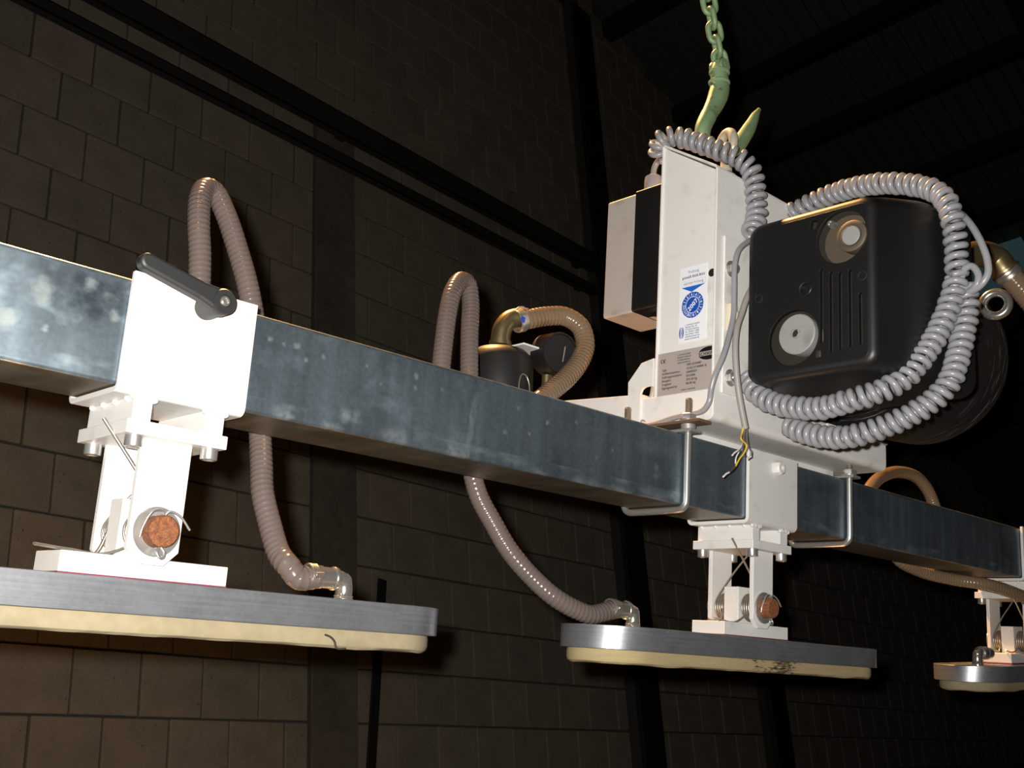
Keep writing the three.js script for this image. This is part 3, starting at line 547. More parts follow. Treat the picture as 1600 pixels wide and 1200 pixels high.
{
  const t = thing('control_console', 'tall white sheet metal console with nameplate and blue inspection sticker on its end face', 'console', [1.45, 0.073, 0]);
  const zf = 0.078, zb = -0.03, x0 = 1.2245, x1 = 1.52;
  const topY = (z) => 0.458 + (zf - z) / (zf - zb) * 0.067;
  const body = part('housing', across([[zb, 0.09], [zf - 0.004, 0.09], [zf - 0.004, topY(zf) - 0.0045], [zb, topY(zb) - 0.0045]], x0 + 0.004, x1 - x0 - 0.01, 0.0006), M.console, t);
  part('side_sheet', box(x0, x1, 0.1, topY(zf) - 0.001, zf - 0.004, zf, 0.0012), M.console, t);
  part('back_sheet', box(x0 + 0.001, x1, 0.1, topY(zb) - 0.004, zb - 0.001, zb + 0.003, 0.0012), M.console, t);
  part('top_sheet', across([[zf, topY(zf) - 0.004], [zf - 0.001, topY(zf) + 0.001], [zb - 0.014, topY(zb - 0.014) + 0.001], [zb - 0.014, topY(zb - 0.014) - 0.003]], x0 - 0.002, x1 - x0 + 0.004, 0.0005), M.console, t);
  part('top_lip', across([[zb - 0.012, topY(zb - 0.012) - 0.003], [zb - 0.012, topY(zb - 0.012) + 0.0005], [zb - 0.024, topY(zb - 0.024) + 0.0005], [zb - 0.024, topY(zb - 0.024) - 0.003]], x0 - 0.003, 0.06, 0.0004), M.plated, t);
  // base channel of folded sheet
  const b = new THREE.Shape(); b.moveTo(-0.078, 0.115); b.lineTo(-0.078, 0.083); b.quadraticCurveTo(-0.078, 0.073, -0.068, 0.073); b.lineTo(0.066, 0.073); b.quadraticCurveTo(zf + 0.0005, 0.073, zf + 0.0005, 0.085); b.lineTo(zf + 0.0005, 0.1185); b.lineTo(-0.078, 0.1185);
  const base = part('base_channel', across(b, x0 + 0.0005, 1.706 - x0, 0.0012), M.console, t);
  part('base_lid', box(x1, 1.708, 0.1186, 0.1225, -0.078, zf + 0.003, 0.001), M.console, t);
  for (const z of [-0.045, -0.012]) part('base_spacer', box(1.27, 1.67, 0.0503, 0.0732, z - 0.012, z + 0.012, 0.001), M.console, t);
  part('cross_member', across([[-0.26, 0.062], [-0.26, 0.14], [-0.06, 0.1275], [-0.06, 0.062]], 1.232, 0.045, 0.001), M.console, t);
  // slotted bracket beside the end face
  const br = new THREE.Shape(); br.moveTo(-0.0775, 0.076); br.lineTo(-0.079, 0.146); br.lineTo(-0.054, 0.173); br.lineTo(-0.0305, 0.177); br.lineTo(-0.0305, 0.134); br.quadraticCurveTo(-0.0535, 0.139, -0.0535, 0.122); br.lineTo(-0.0535, 0.076);
  part('slotted_bracket', across(br, 1.2215, 0.004, 0.0006), M.console, t);
  const [ng, nm] = decal(-0.0265, 0.0775, 0.1175, 0.1835, x0 + 0.0039, nameplate, 0.42, 0.25);
  part('nameplate', ng, nm, t, t, 'silver nameplate with technical data');
  const [sg, sm] = decal(0.0105, 0.0607, 0.1945, 0.3105, x0 + 0.0039, sticker, 0.4);
  part('inspection_sticker', sg, sm, t, t, 'white inspection sticker with a blue 2007 dial');
  part('screw_hole', [rod([x0 + 0.0045, 0.293, 0.0685], [-1, 0, 0], 0.0062, 0.0008, 0.0002, 20)], M.hole, t);
  // mounting plate of the pump and its bolts on the front
  part('mounting_plate', box(1.2415, 1.5, 0.115, 0.352, zf + 0.0003, zf + 0.0035, 0.0008), M.console, t);
  for (const [x, y] of [[1.256, 0.303], [1.258, 0.139]]) part('hex_bolt', [turned([[0, 0], [0.0125, 0], [0.0125, 0.002], [0, 0.002]], [x, y, zf + 0.0035], [0, 0, 1]), hex([x, y, zf + 0.0055], [0, 0, 1], 0.0098, 0.0075, 0.2), rod([x, y, zf + 0.012], [0, 0, 1], 0.005, 0.0045)], M.plated, t);
  part('terminal', [box(1.2435, 1.263, 0.205, 0.2485, zf + 0.0035, zf + 0.014, 0.004, 2), box(1.25, 1.266, 0.217, 0.236, zf + 0.01, zf + 0.019, 0.003, 2)], M.cream, t);
  // welded lifting eye on top
  const ring = new THREE.TorusGeometry(0.0195, 0.0078, 16, 40).rotateY(Math.PI / 2 - 0.35).translate(1.345, 0.5605, 0.004);
  part('lifting_eye', [ring, turned([[0.016, 0], [0.016, 0.004], [0.010, 0.01], [0.0085, 0.04]], [1.345, topY(0.004) - 0.003, 0.004])], M.eye, t);
}
{
  const t = thing('control_box', 'beige and black plastic control box mounted behind the left edge of the console', 'control box', [1.3, 0.27, -0.1]);
  part('enclosure', box(1.2535, 1.348, 0.2715, 0.4735, -0.168, -0.034, 0.004, 2), M.boxGrey, t);
  part('cover', [box(1.246, 1.29, 0.27, 0.473, -0.1015, -0.033, 0.003, 2), turned([[0.014, -0.004], [0.018, 0.003], [0.018, 0.008]], [1.27, 0.268, -0.062])], M.black, t, t, 'black cover strip');
  part('seam', box(1.2525, 1.3485, 0.2712, 0.4737, -0.104, -0.1015, 0.0008), M.hole, t);
  const gl = part('cable_gland', [turned([[0.0165, -0.002], [0.0165, 0.014], [0.0145, 0.016], [0.0152, 0.018], [0.0152, 0.036], [0.0142, 0.043], [0.0085, 0.047], [0.005, 0.0475]], [1.297, 0.4735, -0.107], [0, 1, 0], 24)], M.cable, t);
}

// ------------------------------------------------------------------ vacuum pump
{
  const t = thing('vacuum_pump', 'black vacuum pump with slotted plastic hood and two round metal screw caps facing left', 'pump', [1.6, 0.13, 0.15]);
  // hood: rounded frustum, narrow at the left face
  const face = new THREE.Shape(), z0 = 0.1085, z1 = 0.312, y0 = 0.124, y1 = 0.3635, r = 0.02;
  const rr = (s, a, b, c, d, q) => { s.moveTo(a + q, c); s.lineTo(b - q, c); s.quadraticCurveTo(b, c, b, c + q); s.lineTo(b, d - q); s.quadraticCurveTo(b, d, b - q, d); s.lineTo(a + q, d); s.quadraticCurveTo(a, d, a, d - q); s.lineTo(a, c + q); s.quadraticCurveTo(a, c, a + q, c); return s; };
  rr(face, z0 + 0.0115, z1 - 0.0115, y0 + 0.0115, y1 - 0.0115, 0.012);
  const slots = [[0.232, 0.166, 0.271], [0.2465, 0.151, 0.264], [0.26, 0.153, 0.261], [0.275, 0.154, 0.261], [0.2895, 0.155, 0.226]];
  for (const [z, a, b] of slots) { const h = new THREE.Path(); const q = 0.0024; h.moveTo(z - q, a + q); h.absarc(z, a + q, q, Math.PI, 2 * Math.PI, false); h.absarc(z, b - q, q, 0, Math.PI, false); h.lineTo(z - q, a + q); face.holes.push(h); }
  const upper = { z: 0.262, y: 0.311, r: 0.0375 }, lower = { z: 0.188, y: 0.181, r: 0.039 };
  circle(face, upper.z, upper.y, upper.r); circle(face, lower.z, lower.y, lower.r); circle(face, 0.207, 0.248, 0.0095);
  { const h = new THREE.Path(); h.moveTo(0.214, 0.333); h.lineTo(0.2165, 0.345); h.lineTo(0.2265, 0.343); h.lineTo(0.2235, 0.331); h.lineTo(0.214, 0.333); face.holes.push(h); }
  const hood = part('hood', across(face, 1.2555, 0.006, 0.0006), M.black, t);
  // the hood's sides: loft from the face to a wider back
  const ringAt = (x, grow, q, inset = 0, n = 6) => { const a = z0 + inset, b = z1 + grow - inset, c = y0 - grow * 0.1 + inset, d = y1 + grow * 1.05 - inset, out = [], arc = (cz, cy, s) => { for (let i = 0; i <= n; i++) { const u = s + i / n * Math.PI / 2; out.push([x, cy + q * Math.sin(u), cz + q * Math.cos(u)]); } }; arc(b - q, d - q, 0); arc(a + q, d - q, Math.PI / 2); arc(a + q, c + q, Math.PI); arc(b - q, c + q, 1.5 * Math.PI); return out; };
  const loft = (rings, cap) => { const P = []; for (let k = 0; k + 1 < rings.length; k++) for (let i = 0; i < rings[k].length; i++) { const j = (i + 1) % rings[k].length, A = rings[k], B = rings[k + 1]; P.push(...A[i], ...A[j], ...B[i], ...B[i], ...A[j], ...B[j]); } if (cap) { const l = rings[rings.length - 1], c = l.reduce((s, p) => [s[0] + p[0] / l.length, s[1] + p[1] / l.length, s[2] + p[2] / l.length], [0, 0, 0]); for (let i = 0; i < l.length; i++) P.push(...l[i], ...l[(i + 1) % l.length], ...c); } const g = new THREE.BufferGeometry(); g.setAttribute('position', new THREE.Float32BufferAttribute(P, 3)); g.computeVertexNormals(); return metres(smoothBelow(g, 0.5)); };
  part('hood_side', loft([...[0, 0.16, 0.33, 0.5, 0.67, 0.84, 1].map((k) => ringAt(1.2556 + 0.0125 * (1 - Math.cos(k * Math.PI / 2)), 0, 0.0115 + 0.0105 * Math.sin(k * Math.PI / 2), 0.012 * (1 - Math.sin(k * Math.PI / 2)))), ringAt(1.30, 0.008, 0.022), ringAt(1.36, 0.02, 0.022), ringAt(1.465, 0.033, 0.024)], true), M.black, t, hood);
  part('hood_back', across(rr(new THREE.Shape(), z0 + 0.003, z1 - 0.003, y0 + 0.003, y1 - 0.003, 0.018), 1.279, 0.003, 0), M.inner, t, hood);
  // what shows in the two openings
  const cap1 = part('exhaust_cap', [turned([[0, -0.002], [0.022, -0.002], [0.022, 0.013], [0.0205, 0.0142], [0.0158, 0.0142], [0.0150, 0.0133], [0.0135, 0.0128], [0, 0.0128]], [1.266, 0.307, 0.279], [-1, 0, 0], 36)], M.innerBrown, t);
  part('opening_plate', rod([1.2785, 0.311, 0.262], [-1, 0, 0], 0.0365, 0.004), M.innerBrown, t);
  part('cap_disc', [turned([[0, 0], [0.0128, 0], [0.0132, 0.0006], [0.0125, 0.0015], [0, 0.0018]], [1.2525, 0.307, 0.279], [-1, 0, 0], 28)], M.capFace, t, cap1);
  part('plate_screw', [turned([[0, -0.008], [0.0058, -0.008], [0.0058, 0.0015], [0.0046, 0.0035], [0.003, 0.0035], [0.0022, 0.0015], [0, 0.0015]], [1.262, 0.3355, 0.2435], [-1, 0, 0], 20)], M.chrome, t);
  const cap2 = part('oil_cap', [turned([[0, -0.014], [0.0265, -0.014], [0.0285, -0.006], [0.0285, 0.0105], [0.0272, 0.012], [0.0062, 0.012], [0.0062, 0.011]], [1.262, 0.1835, 0.1965], [-1, 0, 0], 44), turned([[0, 0], [0.0062, 0], [0.0062, -0.0], [0.0062, 0.001]], [1.2515, 0.1835, 0.1965], [-1, 0, 0], 6)], M.capFace, t);
  part('hex_socket', [turned([[0, 0.0028], [0.0058, 0.0028], [0.0062, 0.0036]], [1.2532, 0.185, 0.1935], [-1, 0, 0], 6)], M.inner, t, cap2);
  part('cap_tab', box(1.254, 1.266, 0.1455, 0.158, 0.2215, 0.232, 0.004, 2), M.inner, t);
  const rings = [[0.131, 0.248], [0.2925, 0.2485]];
  part('hole_ring', turned([[0.0075, 0], [0.0095, 0], [0.0102, 0.0008], [0.0095, 0.0014], [0.0075, 0.0006], [0.0075, -0.004]], [1.2558, 0.248, 0.207], [-1, 0, 0], 28), M.black, t, hood);
  part('hole_plug', rod([1.262, 0.248, 0.207], [-1, 0, 0], 0.0076, 0.003), M.black, t, hood);
  for (const [z, y] of rings) part('screw_dimple', [turned([[0, -0.002], [0.0034, -0.002], [0.0052, 0.0006], [0.0062, 0.0008], [0.0072, 0.0001]], [1.2556, y, z], [-1, 0, 0], 20)], M.hole, t, hood);
  // pump body lying along the beam
  part('pump_body', turned([[0, 0], [0.1, 0], [0.138, 0.012], [0.148, 0.04], [0.15, 0.3], [0.146, 0.345], [0.13, 0.385], [0.09, 0.41], [0, 0.415]], [1.467, 0.282, 0.1], [1, 0, 0], 56), M.body, t);
  part('foot', box(1.5, 1.7, 0.1228, 0.16, 0.0, 0.075, 0.003), M.body, t);
  const eb = [1.694, 0.326, 0.2415];
  const e = part('eye_bolt', [turned([[0.0075, -0.02], [0.0135, -0.004], [0.0145, 0.004], [0.0125, 0.0085], [0.0085, 0.013], [0.0075, 0.02]], eb, [0, 0.05, 1]), new THREE.TorusGeometry(0.0195, 0.0072, 16, 44).rotateY(Math.PI / 2 + 0.2).translate(eb[0], eb[1] + 0.002, eb[2] + 0.037)], M.chrome, t);
}

// ------------------------------------------------------------------ cables
{
  const t = thing('spiral_cable', 'grey coiled cable running over the console top and looped round the black pump hood', 'cable', [1.35, 0.1, 0.2]);
  const R = 0.0118, r = 0.005;
  part('coil', coil([[1.246, 0.519, -0.055], [1.228, 0.533, -0.038], [1.229, 0.537, -0.02], [1.243, 0.533, 0], [1.251, 0.519, 0.026], [1.262, 0.505, 0.05], [1.275, 0.492, 0.073], [1.287, 0.476, 0.088], [1.292, 0.457, 0.095], [1.295, 0.427, 0.097], [1.296, 0.396, 0.098], [1.283, 0.363, 0.098]], R, r, 0.0136, 0.4), M.cable, t);
  part('coil', coil([[1.3, 0.152, 0.082], [1.29, 0.121, 0.105], [1.29, 0.105, 0.128], [1.29, 0.092, 0.167], [1.29, 0.086, 0.213], [1.29, 0.092, 0.257], [1.3, 0.101, 0.29], [1.32, 0.119, 0.314], [1.34, 0.15, 0.33], [1.36, 0.186, 0.342], [1.375, 0.227, 0.353], [1.38, 0.251, 0.358], [1.385, 0.266, 0.36]], R, r, 0.0128, 1.2), M.cable, t);
  part('coil', coil([[1.42, 0.445, 0.072], [1.42, 0.453, 0.107], [1.42, 0.459, 0.152], [1.41, 0.454, 0.199], [1.4, 0.441, 0.254], [1.395, 0.42, 0.306], [1.39, 0.4, 0.335], [1.385, 0.374, 0.352], [1.385, 0.342, 0.358], [1.39, 0.311, 0.358], [1.39, 0.272, 0.358]], R, r, 0.0134, 0.2), M.cable, t);
  part('coil', coil([[1.33, 0.08, 0.128], [1.33, 0.065, 0.157], [1.33, 0.054, 0.197], [1.33, 0.052, 0.233], [1.34, 0.062, 0.271], [1.35, 0.076, 0.304], [1.36, 0.094, 0.331], [1.37, 0.12, 0.352], [1.385, 0.159, 0.358], [1.395, 0.195, 0.362], [1.4, 0.231, 0.366], [1.4, 0.26, 0.365]], R, r, 0.0122, 2.0), M.cable, t);
  part('lead', [tube([[1.4, 0.242, 0.356], [1.39, 0.247, 0.379], [1.385, 0.252, 0.393], [1.385, 0.265, 0.402], [1.385, 0.284, 0.402], [1.385, 0.307, 0.396], [1.39, 0.335, 0.383], [1.4, 0.361, 0.365], [1.41, 0.376, 0.349]], r, 60, 10), tube([[1.39, 0.267, 0.363], [1.385, 0.279, 0.372], [1.385, 0.28, 0.381], [1.385, 0.267, 0.389], [1.385, 0.253, 0.387], [1.39, 0.247, 0.374], [1.395, 0.256, 0.364]], r, 50, 10)], M.cable, t);
  part('plug_end', [tube([[1.31, 0.531, -0.119], [1.31, 0.542, -0.117], [1.31, 0.551, -0.111], [1.3, 0.549, -0.094]], r, 20, 10)], M.cable, t);
}
{
  const t = thing('control_cable', 'plain grey cable bending round the console corner and through the bracket slot', 'cable', [1.22, 0.1, 0.06]);
  part('sheath', tube([[1.299, 0.362, 0.098], [1.277, 0.349, 0.096], [1.255, 0.329, 0.096], [1.246, 0.303, 0.096], [1.247, 0.264, 0.095], [1.246, 0.228, 0.095], [1.236, 0.197, 0.096], [1.222, 0.161, 0.096], [1.212, 0.132, 0.09], [1.212, 0.113, 0.084], [1.212, 0.095, 0.081], [1.214, 0.084, 0.069], [1.214, 0.082, 0.047], [1.214, 0.079, 0.015], [1.214, 0.074, -0.015], [1.216, 0.075, -0.038], [1.232, 0.088, -0.054], [1.24, 0.105, -0.054], [1.24, 0.122, -0.047], [1.24, 0.143, -0.043]], 0.0042, 150, 12), M.cable, t);
}
{
  const t = thing('cut_cable', 'cut grey cable end hanging below the pump hood with bare coloured wires', 'cable', [1.28, 0.05, 0.1]);
  part('sheath', tube([[1.283, 0.287, 0.106], [1.261, 0.253, 0.106], [1.252, 0.23, 0.105], [1.242, 0.208, 0.105], [1.238, 0.183, 0.105], [1.24, 0.151, 0.105], [1.247, 0.115, 0.105], [1.257, 0.085, 0.105], [1.265, 0.064, 0.105]], 0.0046, 90, 12), M.cableDirty, t);
  part('wire', tube([[1.258, 0.064, 0.106], [1.255, 0.054, 0.106], [1.249, 0.046, 0.109], [1.262, 0.039, 0.109], [1.257, 0.028, 0.109], [1.248, 0.018, 0.108], [1.238, 0.005, 0.108]], 0.0012, 50, 7), M.yellow, t, t, 'yellow and green earth wire');
  part('wire', tube([[1.238, 0.005, 0.108], [1.233, 0.001, 0.108], [1.224, -0.005, 0.108]], 0.0015, 12, 7), M.brown, t);
  part('wire_end', tube([[1.224, -0.005, 0.108], [1.218, -0.008, 0.108], [1.211, -0.013, 0.108]], 0.0014, 12, 7), M.paint, t);
  part('wire', tube([[1.264, 0.065, 0.105], [1.261, 0.052, 0.105], [1.255, 0.036, 0.107], [1.248, 0.029, 0.107], [1.241, 0.026, 0.107]], 0.0011, 30, 7), M.violet, t);
  part('wire_end', tube([[1.245, 0.029, 0.107], [1.238, 0.025, 0.107], [1.232, 0.02, 0.107]], 0.0013, 10, 7), M.paint, t);
  part('wire', tube([[1.27, 0.066, 0.104], [1.27, 0.052, 0.104], [1.27, 0.039, 0.106], [1.278, 0.033, 0.106], [1.278, 0.026, 0.106]], 0.0011, 30, 7), M.violet, t);
  part('wire_end', tube([[1.278, 0.026, 0.106], [1.274, 0.024, 0.106], [1.269, 0.021, 0.106]], 0.0013, 10, 7), M.paint, t);
  part('wire', tube([[1.264, 0.065, 0.104], [1.261, 0.046, 0.104], [1.251, 0.031, 0.106], [1.242, 0.018, 0.106], [1.241, 0.01, 0.106]], 0.001, 30, 7), M.paint, t);
  part('wire', tube([[1.268, 0.066, 0.104], [1.266, 0.045, 0.104], [1.258, 0.029, 0.106], [1.265, 0.025, 0.106]], 0.001, 30, 7), M.brown, t);
}

// ------------------------------------------------------------------ chain and hook
{
  const line = [[1.324, 0.7, 0.004], [1.293, 0.787, 0.004]], p = V(line[0]), d = V(line[1]).sub(p).normalize(), pitch = 0.0238;
  const t = thing('hoist_chain', 'green painted round link chain coming down from above to the hook', 'chain', p.toArray(), null);
  const side = new THREE.Vector3(0.62, 0, -0.78).addScaledVector(d, -d.x * 0.62 + d.z * 0.78).normalize(), other = new THREE.Vector3().crossVectors(d, side).normalize();
  for (let i = 0; i < 60; i++) {
    const c = p.clone().addScaledVector(d, i * pitch + 0.002), w = i % 2 ? side : other, a = [], A = 0.0101, B = 0.0063;
    for (let k = 0; k < 24; k++) { const u = k / 24 * 2 * Math.PI, q = c.clone().addScaledVector(w, A * Math.cos(u)).addScaledVector(d, Math.sin(u) * A + Math.sign(Math.sin(u)) * B * Math.min(1, Math.abs(Math.sin(u)) * 3)); a.push(q.toArray()); }
    part('link', tube(a, 0.0046, i < 10 ? 44 : 24, i < 10 ? 10 : 6, true), M.green, t);
  }
}
{
  const t = thing('crane_hook', 'green painted steel hook with worn paint holding the white lifting eye', 'hook', [1.33, 0.53, 0.004]);
  const pts = [[1.322, 0.695, 0.004], [1.322, 0.677, 0.004], [1.325, 0.655, 0.004], [1.315, 0.626, 0.004], [1.296, 0.592, 0.004], [1.282, 0.562, 0.004], [1.284, 0.544, 0.004], [1.308, 0.537, 0.004], [1.34, 0.546, 0.004], [1.371, 0.566, 0.004], [1.392, 0.592, 0.004], [1.409, 0.617, 0.004], [1.425, 0.645, 0.004], [1.434, 0.658, 0.004]], path = new Path(pts);
  const rad = [[0, 0.0125], [0.03, 0.0155], [0.07, 0.0172], [0.13, 0.018], [0.16, 0.0182], [0.27, 0.0142], [0.4, 0.0132], [0.6, 0.0135], [0.74, 0.0132], [0.85, 0.012], [0.94, 0.0082], [1, 0.0035]];
  const radius = (s) => { for (let i = 1; i < rad.length; i++) if (s <= rad[i][0]) { const k = (s - rad[i - 1][0]) / (rad[i][0] - rad[i - 1][0]); return rad[i - 1][1] + (rad[i][1] - rad[i - 1][1]) * k; } return rad[rad.length - 1][1]; };
  const n = 90, m = 18, P = [], U = [], I = [];
  const tmp = new THREE.Vector3(), zAxis = new THREE.Vector3(0, 0, 1);
  for (let i = 0; i <= n; i++) { const s = i / n, c = path.getPointAt(s), tg = path.getTangentAt(s), nn = new THREE.Vector3().crossVectors(zAxis, tg).normalize(), r = radius(s), flat = s < 0.3 ? 0.8 : 0.92; for (let j = 0; j <= m; j++) { const a = j / m * 2 * Math.PI; tmp.copy(nn).multiplyScalar(r * Math.cos(a)).addScaledVector(zAxis, r * flat * Math.sin(a)); P.push(c.x + tmp.x, c.y + tmp.y, c.z + tmp.z); U.push(s * 0.3, j / m * 0.09); } }
  for (let i = 0; i < n; i++) for (let j = 0; j < m; j++) { const a = i * (m + 1) + j, b = a + m + 1; I.push(a, b, a + 1, a + 1, b, b + 1); }
  const g = new THREE.BufferGeometry(); g.setAttribute('position', new THREE.Float32BufferAttribute(P, 3)); g.setAttribute('uv', new THREE.Float32BufferAttribute(U, 2)); g.setIndex(I); g.computeVertexNormals();
  const end = path.getPointAt(1), st = path.getPointAt(0);
  const hk = part('hook_body', [g, new THREE.SphereGeometry(0.0036, 12, 8).translate(end.x, end.y, end.z), new THREE.SphereGeometry(0.0132, 16, 10).scale(1, 0.5, 0.8).translate(st.x, st.y, st.z)], M.green, t);
  const q = [[1.322, 0.681, 0.004]][0];
  const up = path.getTangentAt(0).negate().toArray();
  part('collar', [turned([[0.0135, -0.001], [0.0170, 0.001], [0.0170, 0.004], [0.0140, 0.0065]], [q[0], q[1] - 0.004, q[2]], up, 24), turned([[0.0155, -0.001], [0.0178, 0.001], [0.0178, 0.003], [0.0155, 0.005]], [q[0], q[1] - 0.022, q[2]], up, 24)].map((g) => g), M.green, t, hk);
  part('eye_lug', [rod([q[0], q[1] + 0.008, q[2] - 0.0125], [0, 0, 1], 0.0125, 0.006, 0.001), rod([q[0], q[1] + 0.008, q[2] + 0.0065], [0, 0, 1], 0.0125, 0.006, 0.001), rod([q[0], q[1] + 0.011, q[2] - 0.013], [0, 0, 1], 0.0045, 0.026)], M.green, t);
}

// ------------------------------------------------------------------ hoses, filter, gauge
function hoseClip(p, d, r) { return [turned([[r - 0.0012, 0], [r + 0.0008, 0], [r + 0.0012, 0.001], [r + 0.0008, 0.002], [r + 0.0012, 0.008], [r + 0.0008, 0.009], [r - 0.0012, 0.009]], p, d, 30)]; }
function hose(label, pts, r, mat, clips, group) {
  const t = thing('suction_hose', label, 'hose', pts[Math.floor(pts.length / 2)], group);
  part('hose_body', ribbed(pts, r, 0.0063, 0.03), mat, t);
  for (const [p, d] of clips) { const c = part('hose_clip', hoseClip(p, d, r), M.wire, t); part('clip_screw', [rod([p[0] + d[0] * 0.0045 - 0.004, p[1] + 0.001 + d[1] * 0.0045, p[2] + r + 0.0025], [1, 0.1, 0], 0.0028, 0.011)], M.wire, t, c); }
  return t;
}
hose('clear ribbed hose looping highest behind the left clamp and down to the leftmost pad', [[0.652, -0.197, 0], ...[[0.631, -0.2, -0.002], [0.62, -0.189, -0.006], [0.616, -0.177, -0.02], [0.612, -0.144, -0.04], [0.608, -0.111, -0.055], [0.611, -0.078, -0.07], [0.613, -0.04, -0.085], [0.602, 0.013, -0.085], [0.594, 0.08, -0.092], [0.585, 0.124, -0.1], [0.573, 0.172, -0.115], [0.559, 0.217, -0.13], [0.547, 0.242, -0.14], [0.534, 0.241, -0.136], [0.522, 0.22, -0.122], [0.518, 0.185, -0.108], [0.521, 0.145, -0.1], [0.524, 0.1, -0.095], [0.531, 0.042, -0.09]], [0.478, 0.03, -0.052]], 0.0125, M.hose, [[[0.6485, -0.1972, 0], [-1, 0, 0]]], null);
hose('clear ribbed hose looping behind the beam beside the filter, ending at the middle pad', [[1.124, -0.197, 0], ...[[1.081, -0.207, -0.003]], ...[[1.061, -0.204, -0.006], [1.025, -0.19, -0.015], [0.997, -0.167, -0.03], [0.968, -0.136, -0.045], [0.948, -0.1, -0.06], [0.932, -0.068, -0.072], [0.925, -0.031, -0.082], [0.922, 0.029, -0.088], [0.924, 0.101, -0.1], [0.932, 0.16, -0.115], [0.942, 0.211, -0.13], [0.94, 0.236, -0.136], [0.923, 0.236, -0.13], [0.897, 0.21, -0.115], [0.883, 0.173, -0.105], [0.875, 0.134, -0.098], [0.869, 0.088, -0.092], [0.866, 0.035, -0.085]], [0.85, 0.02, -0.052]], 0.0125, M.hose, [[[1.1215, -0.1972, 0], [-1, 0, 0]]], null);
hose('thin ribbed hose arching over the beam right of the console and hanging below it', [[1.77, 0.02, -0.052], ...[[1.889, 0.036, -0.075], [1.945, 0.083, -0.09], [2.008, 0.12, -0.1], [2.095, 0.146, -0.105], [2.164, 0.144, -0.1], [2.205, 0.118, -0.095], [2.221, 0.073, -0.09], [2.185, 0.028, -0.09], [2.126, 0.002, -0.095], [2.055, -0.018, -0.095], [2.05, -0.037, -0.085], [2.104, -0.056, -0.065], [2.167, -0.066, -0.03], [2.214, -0.073, 0.02], [2.3, -0.088, 0.05], [2.496, -0.117, 0.05], [2.652, -0.143, 0.03], [2.567, -0.175, 0.02]], ], 0.0125, M.hoseWarm, [], null);
{
  const t = thing('filter_hose', 'thick ribbed hose curling from the brass elbow of the filter down behind the beam', 'hose', [1.13, 0.2, -0.16]);
  part('hose_body', ribbed([[1.083, 0.226, -0.185], [1.104, 0.235, -0.18], [1.136, 0.247, -0.175], [1.167, 0.252, -0.165], [1.184, 0.238, -0.15], [1.187, 0.209, -0.14], [1.169, 0.176, -0.132], [1.136, 0.142, -0.125], [1.091, 0.108, -0.115], [1.042, 0.067, -0.105], [1.01, 0.02, -0.1]], 0.0152, 0.0072, 0.03, 18), M.hoseWarm, t);
  const a = [[1.081, 0.226, -0.185]][0], b = [[1.129, 0.245, -0.175]][0], d = V(b).sub(V(a)).normalize().toArray();
  const c = part('hose_clip', [turned([[0.0148, 0], [0.0172, 0], [0.0176, 0.0015], [0.0172, 0.003], [0.0174, 0.012], [0.0168, 0.0135], [0.0148, 0.0135]], a, d, 32)], M.plated, t);
  part('clip_lug', [tube([[1.065, 0.238, -0.17], [1.072, 0.244, -0.17], [1.08, 0.246, -0.17], [1.09, 0.243, -0.17]], 0.0012, 16, 6)], M.plated, t, c);
  part('blue_tag', [aim(box(-0.004, 0.004, -0.0045, 0.0045, -0.0006, 0.0006, 0.0004), [[1.077, 0.225, -0.166]][0], [0.1, 1, 0])], M.blue, t, c);
}
{
  const t = thing('air_filter', 'black dome shaped air filter with brass elbow and wire clips behind the beam', 'filter', [1.075, 0.06, -0.2]);
  const cx = 1.068, cz = -0.2;
  part('dome', turned([[0, 0.126], [0.02, 0.125], [0.037, 0.121], [0.046, 0.113], [0.05, 0.102], [0.0515, 0.06], [0.0515, 0.03]], [cx, 0.058, cz], [0, 1, 0], 44), M.dome, t);
  part('rim', turned([[0.0515, 0.03], [0.056, 0.031], [0.056, 0.024], [0.0525, 0.022], [0.0525, -0.03], [0, -0.03]], [cx, 0.058, cz], [0, 1, 0], 44), M.black, t);
  for (const a of [0.0]) {
    const x = cx + 0.0535 * Math.sin(a), z = cz + 0.0535 * Math.cos(a), s = [Math.cos(a), -Math.sin(a)], at = (u, y, o) => [x + s[0] * u + Math.sin(a) * o, y, z + s[1] * u + Math.cos(a) * o];
    part('wire_clip', [tube([at(-0.0105, 0.096, 0.004), at(-0.01, 0.122, 0.0015), at(-0.004, 0.134, 0), at(0.004, 0.134, 0), at(0.01, 0.122, 0.0015), at(0.0105, 0.096, 0.004)], 0.0011, 50, 7), tube([at(-0.0105, 0.096, 0.004), at(-0.013, 0.09, 0.006), at(-0.0085, 0.083, 0.006), at(-0.0075, 0.09, 0.006), at(0.0075, 0.09, 0.006), at(0.0085, 0.083, 0.006), at(0.013, 0.09, 0.006), at(0.0105, 0.096, 0.004)], 0.0011, 60, 7), bar(at(0, 0.068, 0.003), at(0, 0.09, 0.006), 0.003)], M.wire, t);
  }
  const e = part('brass_elbow', [tube([[cx - 0.003, 0.187, cz], [cx - 0.003, 0.2, cz], [cx - 0.001, 0.215, cz + 0.001], [cx + 0.008, 0.229, cz + 0.005], [cx + 0.022, 0.2355, cz + 0.012], [cx + 0.034, 0.2375, cz + 0.016]], 0.0148, 40, 22), turned([[0.0148, 0], [0.0172, 0.0005], [0.0172, 0.007], [0.0148, 0.0075]], [cx - 0.003, 0.186, cz])], M.brass, t);
}
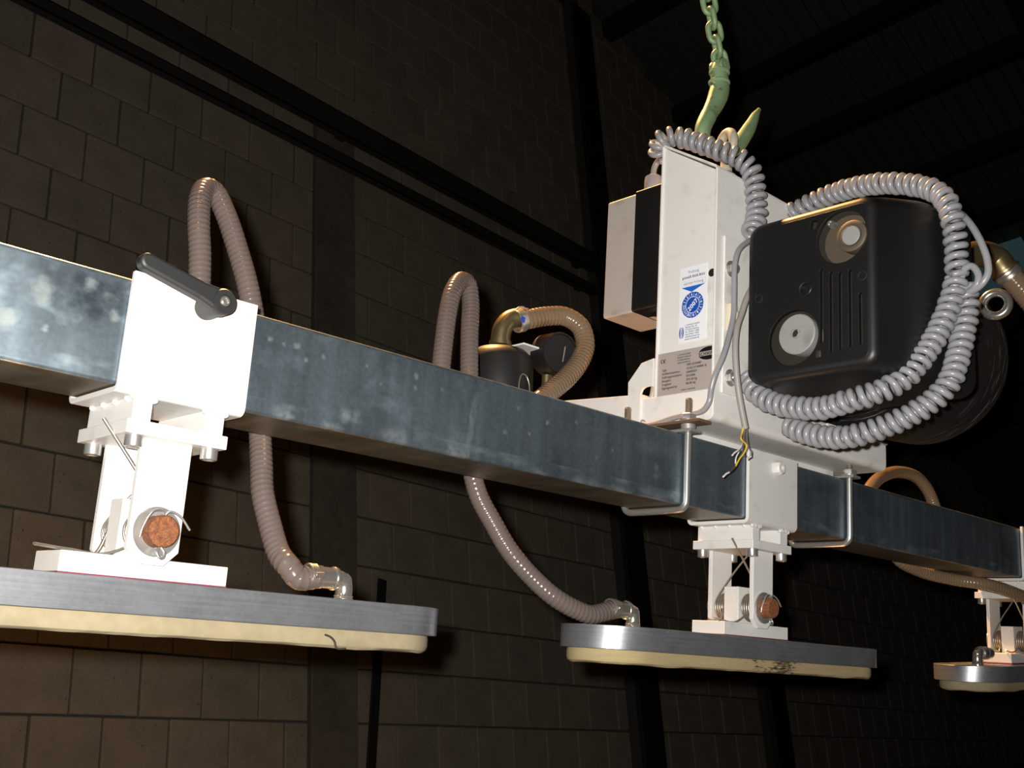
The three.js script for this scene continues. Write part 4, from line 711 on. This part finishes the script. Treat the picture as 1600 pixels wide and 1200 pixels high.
{
  const c = [[1.142, 0.184, -0.15]][0];
  const t = thing('vacuum_gauge', 'round black vacuum gauge half hidden inside the curl of the filter hose', 'gauge', [c[0], c[1] - 0.05, c[2]]);
  const d = [-0.12, -0.1, 1];
  part('case', turned([[0, -0.034], [0.028, -0.034], [0.033, -0.03], [0.0335, 0.002], [0.0325, 0.0045], [0.0305, 0.0045], [0.0295, 0.002], [0, 0.002]], c, d, 44), M.black, t);
  part('dial', turned([[0, 0.0022], [0.0292, 0.0022], [0.0292, 0.003]], c, d, 36), M.hole, t);
  part('needle', bar([c[0] + 0.005, c[1] - 0.012, c[2] + 0.003], [c[0] + 0.006, c[1] + 0.012, c[2] + 0.006], 0.0011), M.wire, t);
  part('connector', [bar([c[0] - 0.004, c[1] - 0.032, c[2] - 0.02], [c[0] - 0.004, 0.07, c[2] - 0.02], 0.008, 16), bar([c[0] - 0.004, 0.09, c[2] - 0.02], [1.232, 0.09, -0.19], 0.007, 12)], M.brass, t);
  part('bracket', [box(c[0] - 0.05, c[0] + 0.01, 0.05, 0.056, -0.27, -0.12, 0.001), box(c[0] - 0.064, c[0] - 0.012, c[1] + 0.002, c[1] + 0.005, c[2] - 0.05, c[2] - 0.012, 0.001), box(c[0] - 0.03, 1.234, 0.05, 0.09, -0.255, -0.25, 0.001)], M.console, t);
}
{
  const t = thing('pump_hose', 'ribbed hose with brass elbow leaving the pump above the steel ring bolt', 'hose', [[1.8, 0.425, 0.252]][0]);
  const P = [[1.74, 0.432, 0.202], [1.77, 0.45, 0.22], [1.8, 0.447, 0.236], [1.81, 0.427, 0.247]];
  part('brass_elbow', [tube(P, 0.0225, 40, 24), turned([[0.0225, 0], [0.0252, 0], [0.0256, 0.003], [0.0252, 0.006], [0.0225, 0.006]], P[3], V(P[3]).sub(V(P[2])).toArray(), 30)], M.brass, t);
  const H = [[1.81, 0.424, 0.249], [1.82, 0.411, 0.256], [1.83, 0.388, 0.27], [1.85, 0.332, 0.301], [1.86, 0.246, 0.334], [1.86, 0.138, 0.338]];
  const d = V(H[1]).sub(V(H[0])).normalize().toArray();
  part('hose_clip', [turned([[0.0205, 0], [0.024, 0], [0.0244, 0.004], [0.0232, 0.005], [0.0244, 0.007], [0.024, 0.013], [0.0205, 0.013]], H[0], d, 30)], M.wire, t);
  part('hose_body', ribbed(H, 0.0205, 0.0072, 0.03, 18), M.hoseWarm, t);
}
renderer.render(scene, camera);
